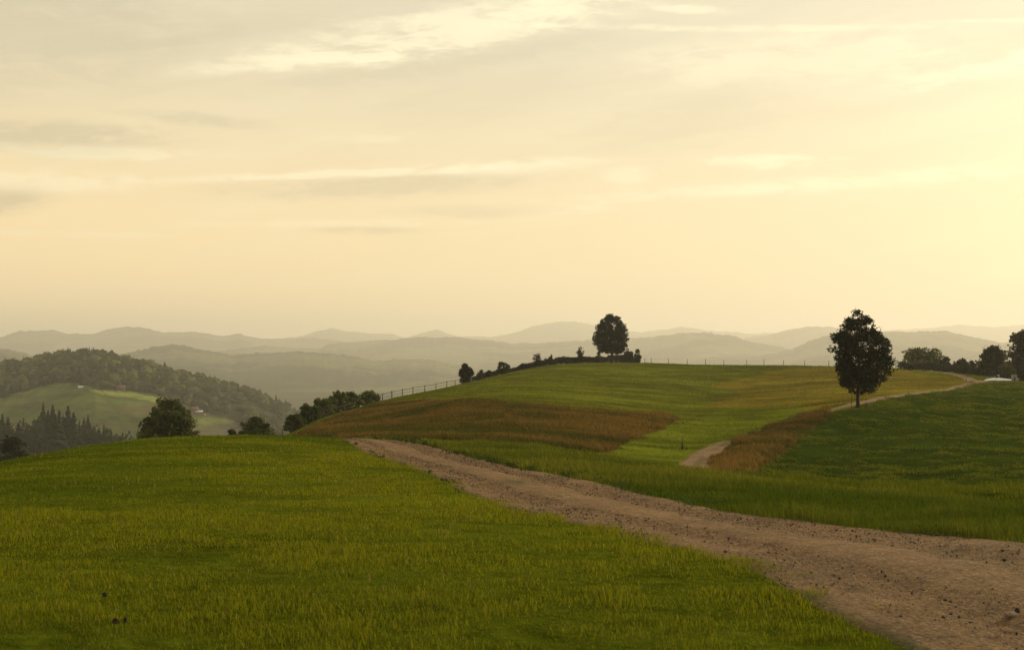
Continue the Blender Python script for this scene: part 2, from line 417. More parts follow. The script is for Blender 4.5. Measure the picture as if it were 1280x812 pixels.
def m_path():
    m, t, b = material('gravel_track')
    p = geo_pos(t)
    big = noise(t, p, 0.7, 5, 0.6); mid = noise(t, p, 5.0, 8, 0.78); fine = noise(t, p, 30.0, 5, 0.75)
    vo = NODE(t, 'ShaderNodeTexVoronoi'); vo.inputs['Scale'].default_value = 26.0; t.links.new(p, vo.inputs['Vector'])
    vd = Ex(t, vo.outputs['Distance'])
    c = mixc(t, mid.step(0.30, 0.68), (0.165, 0.088, 0.032), (0.355, 0.208, 0.082))
    c = mixc(t, fine.step(0.50, 0.66) * 0.85, c, (0.49, 0.30, 0.13))
    c = mixc(t, fine.step(0.47, 0.34) * 0.95, c, (0.060, 0.034, 0.016))
    sel = NODE(t, 'ShaderNodeSeparateColor'); t.links.new(vo.outputs['Color'], sel.inputs[0])
    c = mixc(t, Ex(t, sel.outputs[0]).step(0.80, 0.86) * vd.step(0.55, 0.3) * 0.7, c, (0.13, 0.09, 0.065))
    c = mixc(t, Ex(t, sel.outputs[1]).step(0.86, 0.9) * vd.step(0.5, 0.25) * 0.7, c, (0.50, 0.37, 0.25))
    c2 = times(t, c, big.step(0.25, 0.75) * 0.40 + 0.74)
    ch = NODE(t, 'ShaderNodeSeparateColor'); t.links.new(vcol(t), ch.inputs[0])
    streak = noise(t, combine(t, Ex(t, ch.outputs[1]) * 34.0, Ex(t, ch.outputs[2]) * 60.0, 0.0), 1.0, 6, 0.65, 0.4)
    c2 = mixc(t, streak.step(0.50, 0.34) * 0.28, c2, (0.075, 0.045, 0.018))
    c2 = mixc(t, streak.step(0.55, 0.72) * 0.18, c2, (0.47, 0.315, 0.15))
    c3 = mixc(t, Ex(t, ch.outputs[0]), c2, (0.085, 0.080, 0.014))
    t.links.new(c3, b.inputs['Base Color']); b.inputs['Roughness'].default_value = 0.95
    b.inputs['Specular IOR Level'].default_value = 0.15
    bump(t, b, mid * 1.0 + fine * 0.5 - vd * 0.5, 1.0, 0.05)
    return m
M_path = m_path()

def plain(name, ca, cb, scale=20.0, rough=0.8, stretch=(1, 1, 1), bmp=0.3, spec=0.3):
    m, t, b = material(name)
    mp = NODE(t, 'ShaderNodeMapping'); mp.inputs['Scale'].default_value = stretch
    t.links.new(obj_co(t), mp.inputs['Vector'])
    n = noise(t, mp.outputs[0], scale, 6, 0.65)
    t.links.new(mixc(t, n.step(0.3, 0.7), ca, cb), b.inputs['Base Color'])
    b.inputs['Roughness'].default_value = rough; b.inputs['Specular IOR Level'].default_value = spec
    bump(t, b, n, bmp, 0.02)
    return m
M_bark = plain('bark', (0.016, 0.012, 0.007), (0.045, 0.033, 0.022), 14, 0.9, (1, 1, 0.2))
M_wood = plain('weathered_wood', (0.05, 0.040, 0.028), (0.12, 0.095, 0.07), 12, 0.9, (1, 1, 0.15))
M_wire = plain('fence_wire', (0.07, 0.065, 0.06), (0.12, 0.11, 0.10), 8, 0.5)
M_white = plain('white_sheeting', (0.74, 0.73, 0.69), (0.86, 0.85, 0.81), 3, 0.5, bmp=0.15)
M_stone = plain('grey_stone', (0.24, 0.22, 0.18), (0.38, 0.35, 0.30), 9, 0.9)
M_darkbox = plain('dark_panel', (0.06, 0.055, 0.045), (0.10, 0.09, 0.07), 6, 0.7)
M_soil = plain('loose_soil', (0.022, 0.016, 0.011), (0.055, 0.040, 0.026), 40, 1.0, bmp=0.8)
M_wall = plain('house_wall', (0.30, 0.16, 0.10), (0.42, 0.25, 0.16), 0.6, 0.9)
M_plaster = plain('pale_plaster', (0.62, 0.58, 0.50), (0.75, 0.71, 0.63), 0.6, 0.9)
M_tiles = plain('roof_tiles', (0.22, 0.09, 0.06), (0.32, 0.14, 0.09), 0.8, 0.9)
M_sheetroof = plain('bright_sheet_roof', (0.80, 0.79, 0.76), (0.88, 0.87, 0.84), 0.6, 0.4)
M_brownwall = plain('brown_boards', (0.13, 0.085, 0.055), (0.20, 0.13, 0.085), 0.6, 0.9)
M_browntiles = plain('brown_roof_tiles', (0.12, 0.065, 0.045), (0.19, 0.105, 0.075), 0.8, 0.9)
M_palestone = plain('pale_stone', (0.27, 0.19, 0.11), (0.40, 0.30, 0.19), 30, 0.9)
M_glass = plain('window_glass', (0.03, 0.03, 0.035), (0.05, 0.05, 0.055), 0.8, 0.15)

# ------------------------------------------------------------------ outlines of fields on the ground
def world_poly(uv, d0=6.0, d1=600.0):
    out = []
    for u, v in uv:
        d = hit(u, v, d0, d1); out.append((d * (u - 640) / F, d))
    return np.array(out)
def inside(poly, x, y):
    x = np.asarray(x); y = np.asarray(y); r = np.zeros(x.shape, bool)
    bb = (x >= poly[:, 0].min()) & (x <= poly[:, 0].max()) & (y >= poly[:, 1].min()) & (y <= poly[:, 1].max())
    xs, ys = x[bb], y[bb]; rr = np.zeros(xs.shape, bool)
    for i in range(len(poly)):
        x0, y0 = poly[i - 1]; x1, y1 = poly[i]
        if y0 == y1: continue
        rr ^= ((y0 > ys) != (y1 > ys)) & (xs < (x1 - x0) * (ys - y0) / (y1 - y0) + x0)
    r[bb] = rr
    return r

TL = [(422, 551, 53), (450, 563), (487, 575), (535, 591), (575, 611), (607, 625), (640, 636.5), (682, 647.5), (720, 653), (805, 675), (880, 692), (960, 720), (1030, 760), (1090, 785), (1132, 810)]
TR = [(497, 551, 54), (530, 556), (560, 564), (585, 570), (620, 579), (650, 586), (682, 591), (717, 599), (780, 612), (870, 632), (960, 647), (1060, 660), (1170, 667), (1280, 680)]
def edge(pts):
    out = []
    for p in pts:
        d = p[2] if len(p) > 2 else hit(p[0], p[1], 5.5, 60)
        out.append((d * (p[0] - 640) / F, d))
    return out
track_l = [(-34, 92), (-20.5, 76), (-11.5, 62.5)] + edge(TL) + [(2.62, 6.5), (3.4, 3.5), (4.6, 0), (6.2, -4), (9, -9)]
track_r = [(-31.5, 94), (-17.5, 77), (-8.2, 63.5)] + edge(TR) + [(5.0, 10.6), (5.75, 8), (6.5, 5), (7.6, 1), (9.2, -3), (12, -8)]
track_l = np.array(track_l); track_r = np.array(track_r)
TRACK = np.concatenate([track_l, track_r[::-1]])

def resample(p, n):
    seg = np.sqrt((np.diff(p, axis=0) ** 2).sum(1)); rr = np.maximum(np.sqrt((p[:-1] ** 2).sum(1)), 6.0)
    s = np.concatenate([[0], np.cumsum(seg / rr)])
    tt = np.linspace(0, s[-1], n)
    q = np.stack([np.interp(tt, s, p[:, 0]), np.interp(tt, s, p[:, 1])], 1)
    k = 5; pad = np.concatenate([np.repeat(q[:1], k, 0), q, np.repeat(q[-1:], k, 0)])
    return np.stack([np.convolve(pad[:, i], np.ones(2 * k + 1) / (2 * k + 1), 'valid') for i in range(2)], 1)

BANK = world_poly([(366, 546), (391, 534), (416, 522), (448, 512), (466, 507), (490, 504), (517, 502), (543, 501), (575, 502), (640, 505), (740, 513), (835, 517), (846, 523), (838, 530), (800, 547), (750, 565), (715, 564), (640, 560), (560, 553), (470, 553), (430, 551)], 70)
WEDGE = world_poly([(897, 597), (887, 591), (890, 581), (898, 568), (907, 560), (924, 551), (958, 535), (1000, 522), (1037, 511), (1036, 518), (1024, 530), (1003, 547), (975, 571), (945, 587), (918, 599)], 62)
SLOPE = world_poly([(918, 601), (945, 588), (975, 572), (1003, 548), (1024, 531), (1038, 516)], 62)
SLOPE = np.concatenate([SLOPE, world_poly([(1076, 507), (1130, 494.5), (1180, 489), (1213, 480.5)], 90), [(75, 200), (125, 240), (135, 60), (60, 17)],
                        world_poly([(1280, 637), (1180, 630), (1100, 624), (1000, 614)], 14, 40)])
vt = np.array([(-31, 97), (-14, 84), (-7.6, 66)] + [(d * (u - 640) / F, d) for u, d in ((520, 60), (575, 58), (640, 54), (745, 44), (850, 37), (905, 33), (1000, 28), (1073, 25), (1160, 24), (1290, 22.5))] + [(14, 17), (16, 8), (15, -6)])
VERGE = np.concatenate([track_r, vt[::-1]])
GOLD = world_poly([(905, 478), (960, 464), (1060, 459), (1120, 461), (1200, 474), (1215, 480), (1130, 493), (1070, 505), (1010, 516), (960, 520), (890, 505)], 110)
DALE = world_poly([(790, 552), (842, 531), (900, 512), (1010, 505), (960, 534), (915, 556), (876, 566), (850, 582), (770, 578), (758, 568)], 70)
def spath_pts():
    c = [(846, 58.0), (862, 68.0)]
    pts = [((u - 640) / F * d, d) for u, d in c]
    for u, v in ((874, 577), (888, 565), (904, 557), (922, 550), (940, 549), (965, 541), (1000, 526), (1032, 514), (1055, 508.5), (1075, 504.5), (1100, 498.5), (1130, 493), (1160, 490), (1190, 486), (1212, 480), (1232, 475.5), (1290, 473)):
        d = hit(u, v, 72, 400); pts.append((d * (u - 640) / F, d))
    return np.array(pts)
SPATH = spath_pts()
BRANCH = world_poly([(1140, 462.5), (1165, 464.3), (1185, 466.5), (1205, 471), (1218, 477.5)], 150)

# ------------------------------------------------------------------ ground near the camera, hills far away
def polar(rs, us, backs):
    phi = np.concatenate([np.arctan((us - 640) / F), backs])
    phi = np.unique(np.round(phi, 7))
    rr, pp = np.meshgrid(rs, phi, indexing='ij')
    return rr * np.sin(pp), rr * np.cos(pp), len(phi)
def grid_faces(n, m, wrap=True):
    i = np.arange(n - 1)[:, None]; j = np.arange(m if wrap else m - 1)[None]
    j2 = (j + 1) % m
    return np.stack([i * m + j + 0 * j2, i * m + j2, (i + 1) * m + j2, (i + 1) * m + j], -1).reshape(-1, 4)

lo_a = math.atan((-640 - 420) / F); hi_a = math.atan((1280 + 420 - 640) / F)
backs = np.concatenate([np.linspace(hi_a, lo_a + 2 * math.pi, 72)[1:-1]])
def zone_colours(x, y):
    n = len(x)
    w1 = fbm(x / 3.1, y / 3.1, 3, 201); w2 = fbm(x / 24, y / 24, 3, 205); r = np.sqrt(x * x + y * y)
    jx = x + w1 * np.clip(r / 90, 0.1, 1.4) * 1.2; jy = y + fbm(x / 3.1, y / 3.1, 3, 209) * np.clip(r / 90, 0.1, 1.4) * 1.6
    col = np.tile(np.array([0.132, 0.140, 0.012]), (n, 1))                                  # hill pasture
    m = r < 62; col[m] = (0.095, 0.118, 0.007)                                                # near meadow
    def put(poly, c):
        k = inside(poly, jx, jy); col[k] = c
    streak = fbm(x / 16 + w2 * 0.7, y / 2.6, 3, 215)
    k = inside(GOLD, x + w2 * 9, y + w2 * 16); col[k] = (0.19, 0.155, 0.016)
    k = inside(DALE, x + w2 * 2, y + w2 * 5); col[k] = (0.150, 0.172, 0.012)
    hill = r > 62
    col[hill] *= (1 + 0.55 * streak[hill] + 0.25 * w2[hill])[:, None]
    put(SLOPE, (0.040, 0.062, 0.005))  # soil under the pasture darkened to stand for shade between the blades
    put(VERGE, (0.080, 0.095, 0.010))
    put(BANK, (0.105, 0.080, 0.016)); put(WEDGE, (0.105, 0.080, 0.016))
    return np.clip(col * (1 + 0.35 * w1 + 0.2 * w2)[:, None], 0.004, 1)

def ground_object():
    rs = np.concatenate([[0.4, 1.0, 2.0, 3.0], np.exp(np.linspace(math.log(4), math.log(620), 400))])
    x, y, m = polar(rs, np.arange(-1060 + 640 - 0, 1701, 3.6), backs)
    z = height(x.ravel(), y.ravel()); xf, yf = x.ravel(), y.ravel()
    z = z - 0.07 * inside(TRACK, xf, yf)
    cols = zone_colours(xf, yf)
    f = grid_faces(len(rs), m)
    v = np.stack([xf, yf, z], 1)
    c = len(v); v = np.concatenate([v, [[0, 0, 0]]]); cols = np.concatenate([cols, cols[:1]])
    fan = np.stack([np.full(m, c), (np.arange(m) + 1) % m, np.arange(m)], 1)
    o = mesh_np('ground', v, [f[:, ::-1], fan[:, ::-1]], M_ground, None, cols, True)
    tag(o, kind='structure')
ground_object()

HILL_FIELD = [(-60, 500), (0, 497), (30, 487), (60, 479), (85, 476), (105, 480), (122, 487), (150, 487), (190, 492), (225, 503), (262, 517), (300, 527), (306, 548), (240, 552), (180, 560), (-60, 575)]
def hill_colours(x, y, z):
    r = np.sqrt(x * x + y * y); ys = np.maximum(y, 1.0)
    u = 640 + F * x / ys; v = VH + (EYE - z) / ys * F
    n = len(x)
    a = fbm(x / 420, y / 420, 4, 301) - 0.06; b = fbm(x / 120, y / 120, 3, 305)
    forest = np.array([0.030, 0.038, 0.012]); field = np.array([0.105, 0.118, 0.040])
    k = np.clip((a + 0.10) / 0.10, 0, 1)[:, None]
    col = field * k + forest * (1 - k)
    hillA = (y > 820) & (y < 2060) & (np.abs(x) < 2400)
    f = hillA & inside(np.array(HILL_FIELD, float), u + b * 6, v + b * 3) & (y < 1360)
    col[hillA] = forest
    band = fbm(u / 300, v / 5.0, 2, 311)
    col[f] = (np.array([0.120, 0.146, 0.036])[None] * (1 + 0.8 * band[f])[:, None])
    brownish = f & (band > 0.12); col[brownish] = (0.135, 0.116, 0.045)
    strip = hillA & inside(np.array([(108, 485.5), (135, 489), (165, 490), (198, 497), (200, 502.5), (165, 496.5), (135, 494), (118, 490)], float), u, v); col[strip] = (0.26, 0.29, 0.062)
    strip = hillA & inside(np.array([(6, 494), (40, 484), (62, 479), (50, 484), (25, 492)], float), u, v); col[strip] = (0.18, 0.19, 0.06)
    knoll = hillA & inside(np.array([(236, 528), (262, 519), (296, 528), (270, 531), (240, 534)], float), u, v); col[knoll] = (0.15, 0.17, 0.045)
    below = hillA & inside(np.array([(236, 534), (270, 531), (300, 529), (300, 556), (236, 556)], float), u, v); col[below] = (0.125, 0.110, 0.060)
    return np.clip(col * (1 + 0.5 * b)[:, None], 0.004, 1)

def hills_object():
    rs = np.concatenate([np.exp(np.linspace(math.log(619), math.log(3200), 240)), np.exp(np.linspace(math.log(3200), math.log(22000), 200))[1:]])
    x, y, m = polar(rs, np.concatenate([np.arange(-420, -2, 9.0), np.arange(-2, 1284, 1.7), np.arange(1284, 1701, 9.0)]), backs)
    xf, yf = x.ravel(), y.ravel(); z = height(xf, yf)
    z[:m] -= 0.5
    o = mesh_np('hills', np.stack([xf, yf, z], 1), [grid_faces(len(rs), m)[:, ::-1]], M_hills, None, hill_colours(xf, yf, z), True)
    tag(o, kind='structure')
    print('hills z', z.min(), z.max())
hills_object()

def track_object():
    n, m = 520, 46
    L = resample(track_l, n); Rr = resample(track_r, n)
    s = np.linspace(-0.09, 1.09, m)[None, :, None]
    P2 = L[:, None] * (1 - s) + Rr[:, None] * s
    x = P2[..., 0].ravel(); y = P2[..., 1].ravel()
    sc = np.tile(s[0, :, 0], n)
    rut = -0.035 * (np.exp(-((sc - 0.27) / 0.09) ** 2) + np.exp(-((sc - 0.74) / 0.09) ** 2)) + 0.02 * np.exp(-((sc - 0.5) / 0.15) ** 2)
    zz = height(x, y) + 0.012 + rut + 0.014 * fbm(x / 0.30, y / 0.30, 3, 401) + 0.022 * fbm(x / 1.6, y / 1.6, 2, 405)
    zz = zz - 0.05 * np.clip(np.maximum(-sc, sc - 1) / 0.05, 0, 1)
    edgef = np.clip(1 - np.minimum(sc + 0.02, 1.02 - sc) / 0.06, 0, 1)
    g = np.clip(edgef * 0.7 + fbm(x / 0.25, y / 0.25, 3, 409) * edgef * 2.6, 0, 1)
    weed = np.clip((fbm(x / 0.8, y / 2.2, 3, 411) - 0.42) * 5, 0, 0.5) * np.exp(-((sc - 0.5) / 0.2) ** 2)
    g = np.maximum(g, weed)
    o = mesh_np('dirt_track', np.stack([x, y, zz], 1), [grid_faces(n, m, False)], M_path, None, np.stack([g, sc, np.repeat(np.linspace(0, 1, n), m)], 1), True)
    tag(o, kind='structure')
track_object()

def ribbon(name, p, width, n=170, m=9, lift=0.05):
    q = resample(p, n)
    d = np.gradient(q, axis=0); d /= np.linalg.norm(d, axis=1)[:, None] + 1e-9
    nv = np.stack([d[:, 1], -d[:, 0]], 1)
    s = np.linspace(-0.5, 0.5, m)
    wob = 1 + 0.25 * fbm(np.arange(n) / 6.0, np.zeros(n), 3, 421)
    P2 = q[:, None] + nv[:, None] * (s[None, :, None] * width * wob[:, None, None])
    x = P2[..., 0].ravel(); y = P2[..., 1].ravel(); sc = np.tile(s, n)
    zz = height(x, y) + lift * (1 - (np.abs(sc) * 2) ** 4 * 0.9)
    g = np.clip((np.abs(sc) - 0.40) * 5 + fbm(x / 1.4, y / 1.4, 2, 425) * 0.6, 0, 1)
    g = np.maximum(g, np.clip(np.exp(-(sc / 0.10) ** 2) * (0.55 + 1.6 * fbm(x / 5, y / 5, 2, 427)), 0, 0.8))
    f = grid_faces(n, m, False)
    o = mesh_np(name, np.stack([x, y, zz], 1), [f], M_path, None, np.stack([g, sc * 0.3, np.repeat(np.linspace(0, 1, n), m)], 1), True)
    tag(o, kind='structure')
ribbon('footpath', SPATH, 1.9, lift=0.09)
ribbon('footpath', BRANCH, 1.6, 60, lift=0.12)

# ------------------------------------------------------------------ grass
def blades(name, x, y, h, w, tint, lean=0.35, seed=1, z=None, heads=0.0):
    r = np.random.default_rng(seed); n = len(x)
    b = np.stack([x, y, (height(x, y) if z is None else z) - 0.01], 1)
    a = r.uniform(0, 2 * math.pi, n); side = np.stack([np.cos(a), np.sin(a), np.zeros(n)], 1) * (w * 0.5)[:, None]
    la = r.uniform(0, 2 * math.pi, n); lm = np.abs(r.normal(0, lean, n)) * h
    off = np.stack([np.cos(la) * lm - 0.10 * h, np.sin(la) * lm, np.zeros(n)], 1)
    mid = b + off * 0.35; mid[:, 2] += h * 0.6
    tip = b + off; tip[:, 2] += h * np.clip(1 - 0.5 * (lm / h) ** 2, 0.5, 1)
    k = np.full(n, 0.75)
    if heads > 0: k = np.where(r.random(n) < heads, 1.9, 0.7)
    v = np.stack([b - side, b + side, mid - side * k[:, None], mid + side * k[:, None], tip], 1).reshape(-1, 3)
    i = np.arange(n)[:, None] * 5
    q = i + np.array([[0, 1, 3, 2]]); t = i + np.array([[2, 3, 4]])
    o = mesh_np(name, v, [q, t], M_blade, None, np.repeat(np.clip(tint, 0.003, 1), 5, 0))
    tag(o, kind='stuff')
    return o
def sample_fan(n, u0, u1, d0, d1, e):
    """points with density falling off as distance ** -e"""
    k = 2 - e
    t = rng.random(n); d = (d0 ** k + t * (d1 ** k - d0 ** k)) ** (1 / k)
    u = rng.uniform(u0, u1, n)
    return d * (u - 640) / F, d
def tints(n, base, var=0.22, yellow=0.25):
    base = np.asarray(base, float); base = np.tile(base, (n, 1)) if base.ndim == 1 else base
    v = rng.normal(1, var, n)[:, None]; yl = np.clip(rng.normal(0, yellow, n), -0.6, 0.9)[:, None]
    return np.clip(base * np.clip(v, 0.45, 1.7) * (1 + yl * np.array([[0.55, 0.15, 0.1]])), 0.003, 1)

def grass_tag(o, label): return tag(o, label, 'grass')
def near_meadow():
    x, y = sample_fan(960000, -420, 1330, 4.6, 60, 1.40)
    ok = ~inside(TRACK, x - 0.13 + 0.34 * fbm(x / 0.5, y / 0.5, 4, 501, 0.7), y) & ~inside(VERGE, x, y) & (x < 8)
    x, y = x[ok], y[ok]; r = np.sqrt(x * x + y * y)
    p = fbm(x / 1.3, y / 1.3, 3, 503); p2 = fbm(x / 6.5, y / 6.5, 3, 505); p3 = fbm(x / 0.35, y / 0.35, 2, 507)
    h = np.clip(0.042 + 0.04 * p + 0.05 * p3 + 0.015 * p2, 0.024, 0.12) * 0.82 * rng.uniform(0.45, 1.4, len(x))
    w = np.maximum(0.0032, r * 0.00046) * rng.uniform(0.7, 1.4, len(x))
    f = np.clip(0.5 + 1.3 * p2 + 0.7 * p, 0, 1)[:, None]
    base = np.array([[0.078, 0.118, 0.006]]) * (1 - f) + np.array([[0.215, 0.220, 0.009]]) * f
    dead = rng.random(len(x)) < 0.05; base[dead] = (0.27, 0.215, 0.055)
    grass_tag(blades('meadow_grass', x, y, h, w, tints(len(x), base, 0.30), 0.55, 21), 'short green meadow grass in the foreground beside the dirt track')
near_meadow()
def stalks():
    x, y = sample_fan(1000, -250, 1330, 5, 50, 1.1)
    ok = ~inside(TRACK, x, y) & ~inside(VERGE, x, y) & (x < 8) & (fbm(x / 2.2, y / 2.2, 2, 561) > 0.0); x, y = x[ok], y[ok]; r = np.sqrt(x * x + y * y)
    h = rng.uniform(0.06, 0.13, len(x)); w = np.maximum(0.0022, r * 0.00030)
    grass_tag(blades('seed_stalks', x, y, h, w, tints(len(x), (0.24, 0.185, 0.06)), 0.30, 27, heads=1.0), 'sparse dry seed stalks standing above the near meadow grass')
stalks()
def verge_grass():
    x, y = sample_fan(760000, 330, 2100, 5.5, 66, 1.2)
    jt = 0.34 * fbm(x / 0.55, y / 0.55, 4, 517, 0.7); ok = inside(VERGE, x, y) & ~inside(TRACK, x + 0.13 + jt, y); x, y = x[ok], y[ok]; r = np.sqrt(x * x + y * y)
    p = fbm(x / 1.1, y / 1.1, 3, 513); p2 = fbm(x / 5, y / 5, 2, 515)
    h = np.clip(0.11 + 0.14 * p + 0.07 * p2, 0.035, 0.32) * rng.uniform(0.5, 1.3, len(x))
    w = np.maximum(0.004, r * 0.00048) * rng.uniform(0.7, 1.3, len(x))
    f = np.clip(0.42 + 1.2 * p2 + 0.5 * p, 0, 1)[:, None]
    base = np.array([[0.076, 0.104, 0.008]]) * (1 - f) + np.array([[0.190, 0.185, 0.020]]) * f
    grass_tag(blades('verge_grass', x, y, h, w, tints(len(x), base), 0.34, 22, heads=0.06), 'longer rough grass on the verge along the far side of the track')
verge_grass()
def slope_grass():
    x, y = sample_fan(430000, 880, 1640, 20, 215, 1.0)
    ok = inside(SLOPE, x + 0.8 * fbm(x / 3, y / 3, 2, 521), y) & ~inside(VERGE, x, y); x, y = x[ok], y[ok]; r = np.sqrt(x * x + y * y)
    p = fbm(x / 1.15, y / 1.9, 3, 523); p2 = fbm(x / 9, y / 9, 2, 525)
    keep = (p > -0.24) | (rng.random(len(p)) < 0.5); x, y, r, p, p2 = x[keep], y[keep], r[keep], p[keep], p2[keep]
    h = np.clip(0.07 + 0.10 * p, 0.03, 0.14) * rng.uniform(0.6, 1.4, len(x)); lump = 0.34 * np.clip(p, -0.2, 0.5) * np.clip(r / 45, 0.3, 1)
    w = np.maximum(0.005, r * 0.00050) * rng.uniform(0.7, 1.3, len(x))
    f = np.clip(0.35 + 0.9 * p2 + 1.5 * p, 0, 1)[:, None]  # lump tops tinted lighter, hollows darker: tussock shading put into the colour
    base = np.array([[0.057, 0.084, 0.005]]) * (1 - f) + np.array([[0.126, 0.140, 0.009]]) * f
    grass_tag(blades('pasture_grass', x, y, h, w, tints(len(x), base, 0.22, 0.15), 0.7, 23, z=height(x, y) + lump), 'dark green tufted pasture on the slope below the lone tree')
slope_grass()
def edge_distance(poly, x, y):
    d = np.full(len(x), 1e9)
    for i in range(len(poly)):
        a = poly[i - 1]; v = poly[i] - a; L = (v ** 2).sum() + 1e-9
        t = np.clip(((x - a[0]) * v[0] + (y - a[1]) * v[1]) / L, 0, 1)
        d = np.minimum(d, np.hypot(x - a[0] - t * v[0], y - a[1] - t * v[1]))
    return d
def tall_grass(poly, n, seed, hmax, greens, label, foot=0.0, edge=1.5):
    lo = poly.min(0) - 1; hi = poly.max(0) + 1
    x = rng.uniform(lo[0], hi[0], n); y = rng.uniform(lo[1], hi[1], n)
    ok = inside(poly, x + 0.5 * fbm(x / 3, y / 3, 2, seed), y + 0.7 * fbm(x / 3, y / 3, 2, seed + 3)); x, y = x[ok], y[ok]; r = np.sqrt(x * x + y * y)
    p = fbm(x / 2.2, y / 2.2, 3, seed + 5); p2 = fbm(x / 10, y / 6, 3, seed + 7)
    ed = edge_distance(poly, x, y); soft = np.clip((ed + 1.6 * p) / edge, 0, 1)
    keep = rng.random(len(x)) < 0.7 + 0.3 * soft
    x, y, r, p, p2, ed, soft = (q[keep] for q in (x, y, r, p, p2, ed, soft))
    h = np.clip(hmax * (0.78 + 0.32 * p + 0.25 * p2) * (0.55 + 0.45 * soft), 0.08, 1.3) * rng.uniform(0.5, 1.3, len(x))
    w = np.maximum(0.012, r * 0.00042) * rng.uniform(0.7, 1.3, len(x))
    f = np.clip(0.42 + 1.7 * p2 + 0.9 * p + foot * np.clip((r - 78) / 26 - 0.75, -0.7, 0.25) - 0.15 * (1 - soft) + rng.normal(0, 0.2, len(x)), 0, 1)[:, None]
    base = np.array([greens]) * (1 - f) + np.array([[0.205, 0.124, 0.027]]) * f
    grass_tag(blades('tall_grass', x, y, h, w, tints(len(x), base, 0.25, 0.2), 0.28, seed, heads=0.5), label)
    print(label, len(x))
tall_grass(BANK, 640000, 531, 0.42, (0.086, 0.082, 0.013), 'tall rust brown grass on the bank below the hilltop tree', 0.9)
tall_grass(WEDGE, 330000, 541, 0.50, (0.092, 0.084, 0.014), 'strip of tall brown grass between the footpath bend and the dark slope', 0.0, 1.0)
def hill_grass():
    x, y = sample_fan(300000, 300, 1330, 58, 330, 1.0)
    ok = ~inside(BANK, x, y) & ~inside(WEDGE, x, y) & ~inside(SLOPE, x, y) & ~inside(VERGE, x, y)
    for p, wd in ((SPATH, 1.1), (BRANCH, 1.1)):
        q = resample(p, 260)
        dmin = np.full(len(x), 9.0)
        for k in range(len(q)): dmin = np.minimum(dmin, np.hypot(x - q[k, 0], y - q[k, 1]))
        ok &= dmin > wd
    x, y = x[ok], y[ok]; r = np.sqrt(x * x + y * y)
    p = fbm(x / 6 + y / 20, y / 2.0, 3, 551); keep = p > -0.16; x, y, r, p = x[keep], y[keep], r[keep], p[keep]
    h = np.clip(0.07 + 0.20 * np.clip(p, -0.05, 0.5), 0.04, 0.25) * rng.uniform(0.6, 1.3, len(x))
    w = r * 0.0006 * rng.uniform(0.7, 1.4, len(x))
    base = zone_colours(x, y) * 0.95
    grass_tag(blades('hill_grass', x, y, h, w, tints(len(x), base, 0.15, 0.12), 0.4, 24), 'mown olive green grass covering the hill behind the track')
hill_grass()

# ------------------------------------------------------------------ trees and shrubs
def leaf_cards(pos, nrm, size, r):
    """folded leaf clumps: two triangles each side of a rib"""
    n = len(pos)
    a = r.normal(size=(n, 3)); a += nrm * 0.5; a /= np.linalg.norm(a, axis=1)[:, None]
    b = np.cross(a, r.normal(size=(n, 3))); b /= np.linalg.norm(b, axis=1)[:, None] + 1e-9
    c = np.cross(a, b)
    s = size[:, None]
    v = np.stack([pos - a * s * 0.6, pos + b * s * 0.42 + c * s * 0.12, pos + a * s * 0.6, pos - b * s * 0.42 + c * s * 0.12], 1).reshape(-1, 3)
    i = np.arange(n)[:, None] * 4
    return v, np.concatenate([i + np.array([[0, 1, 2]]), i + np.array([[0, 2, 3]])])

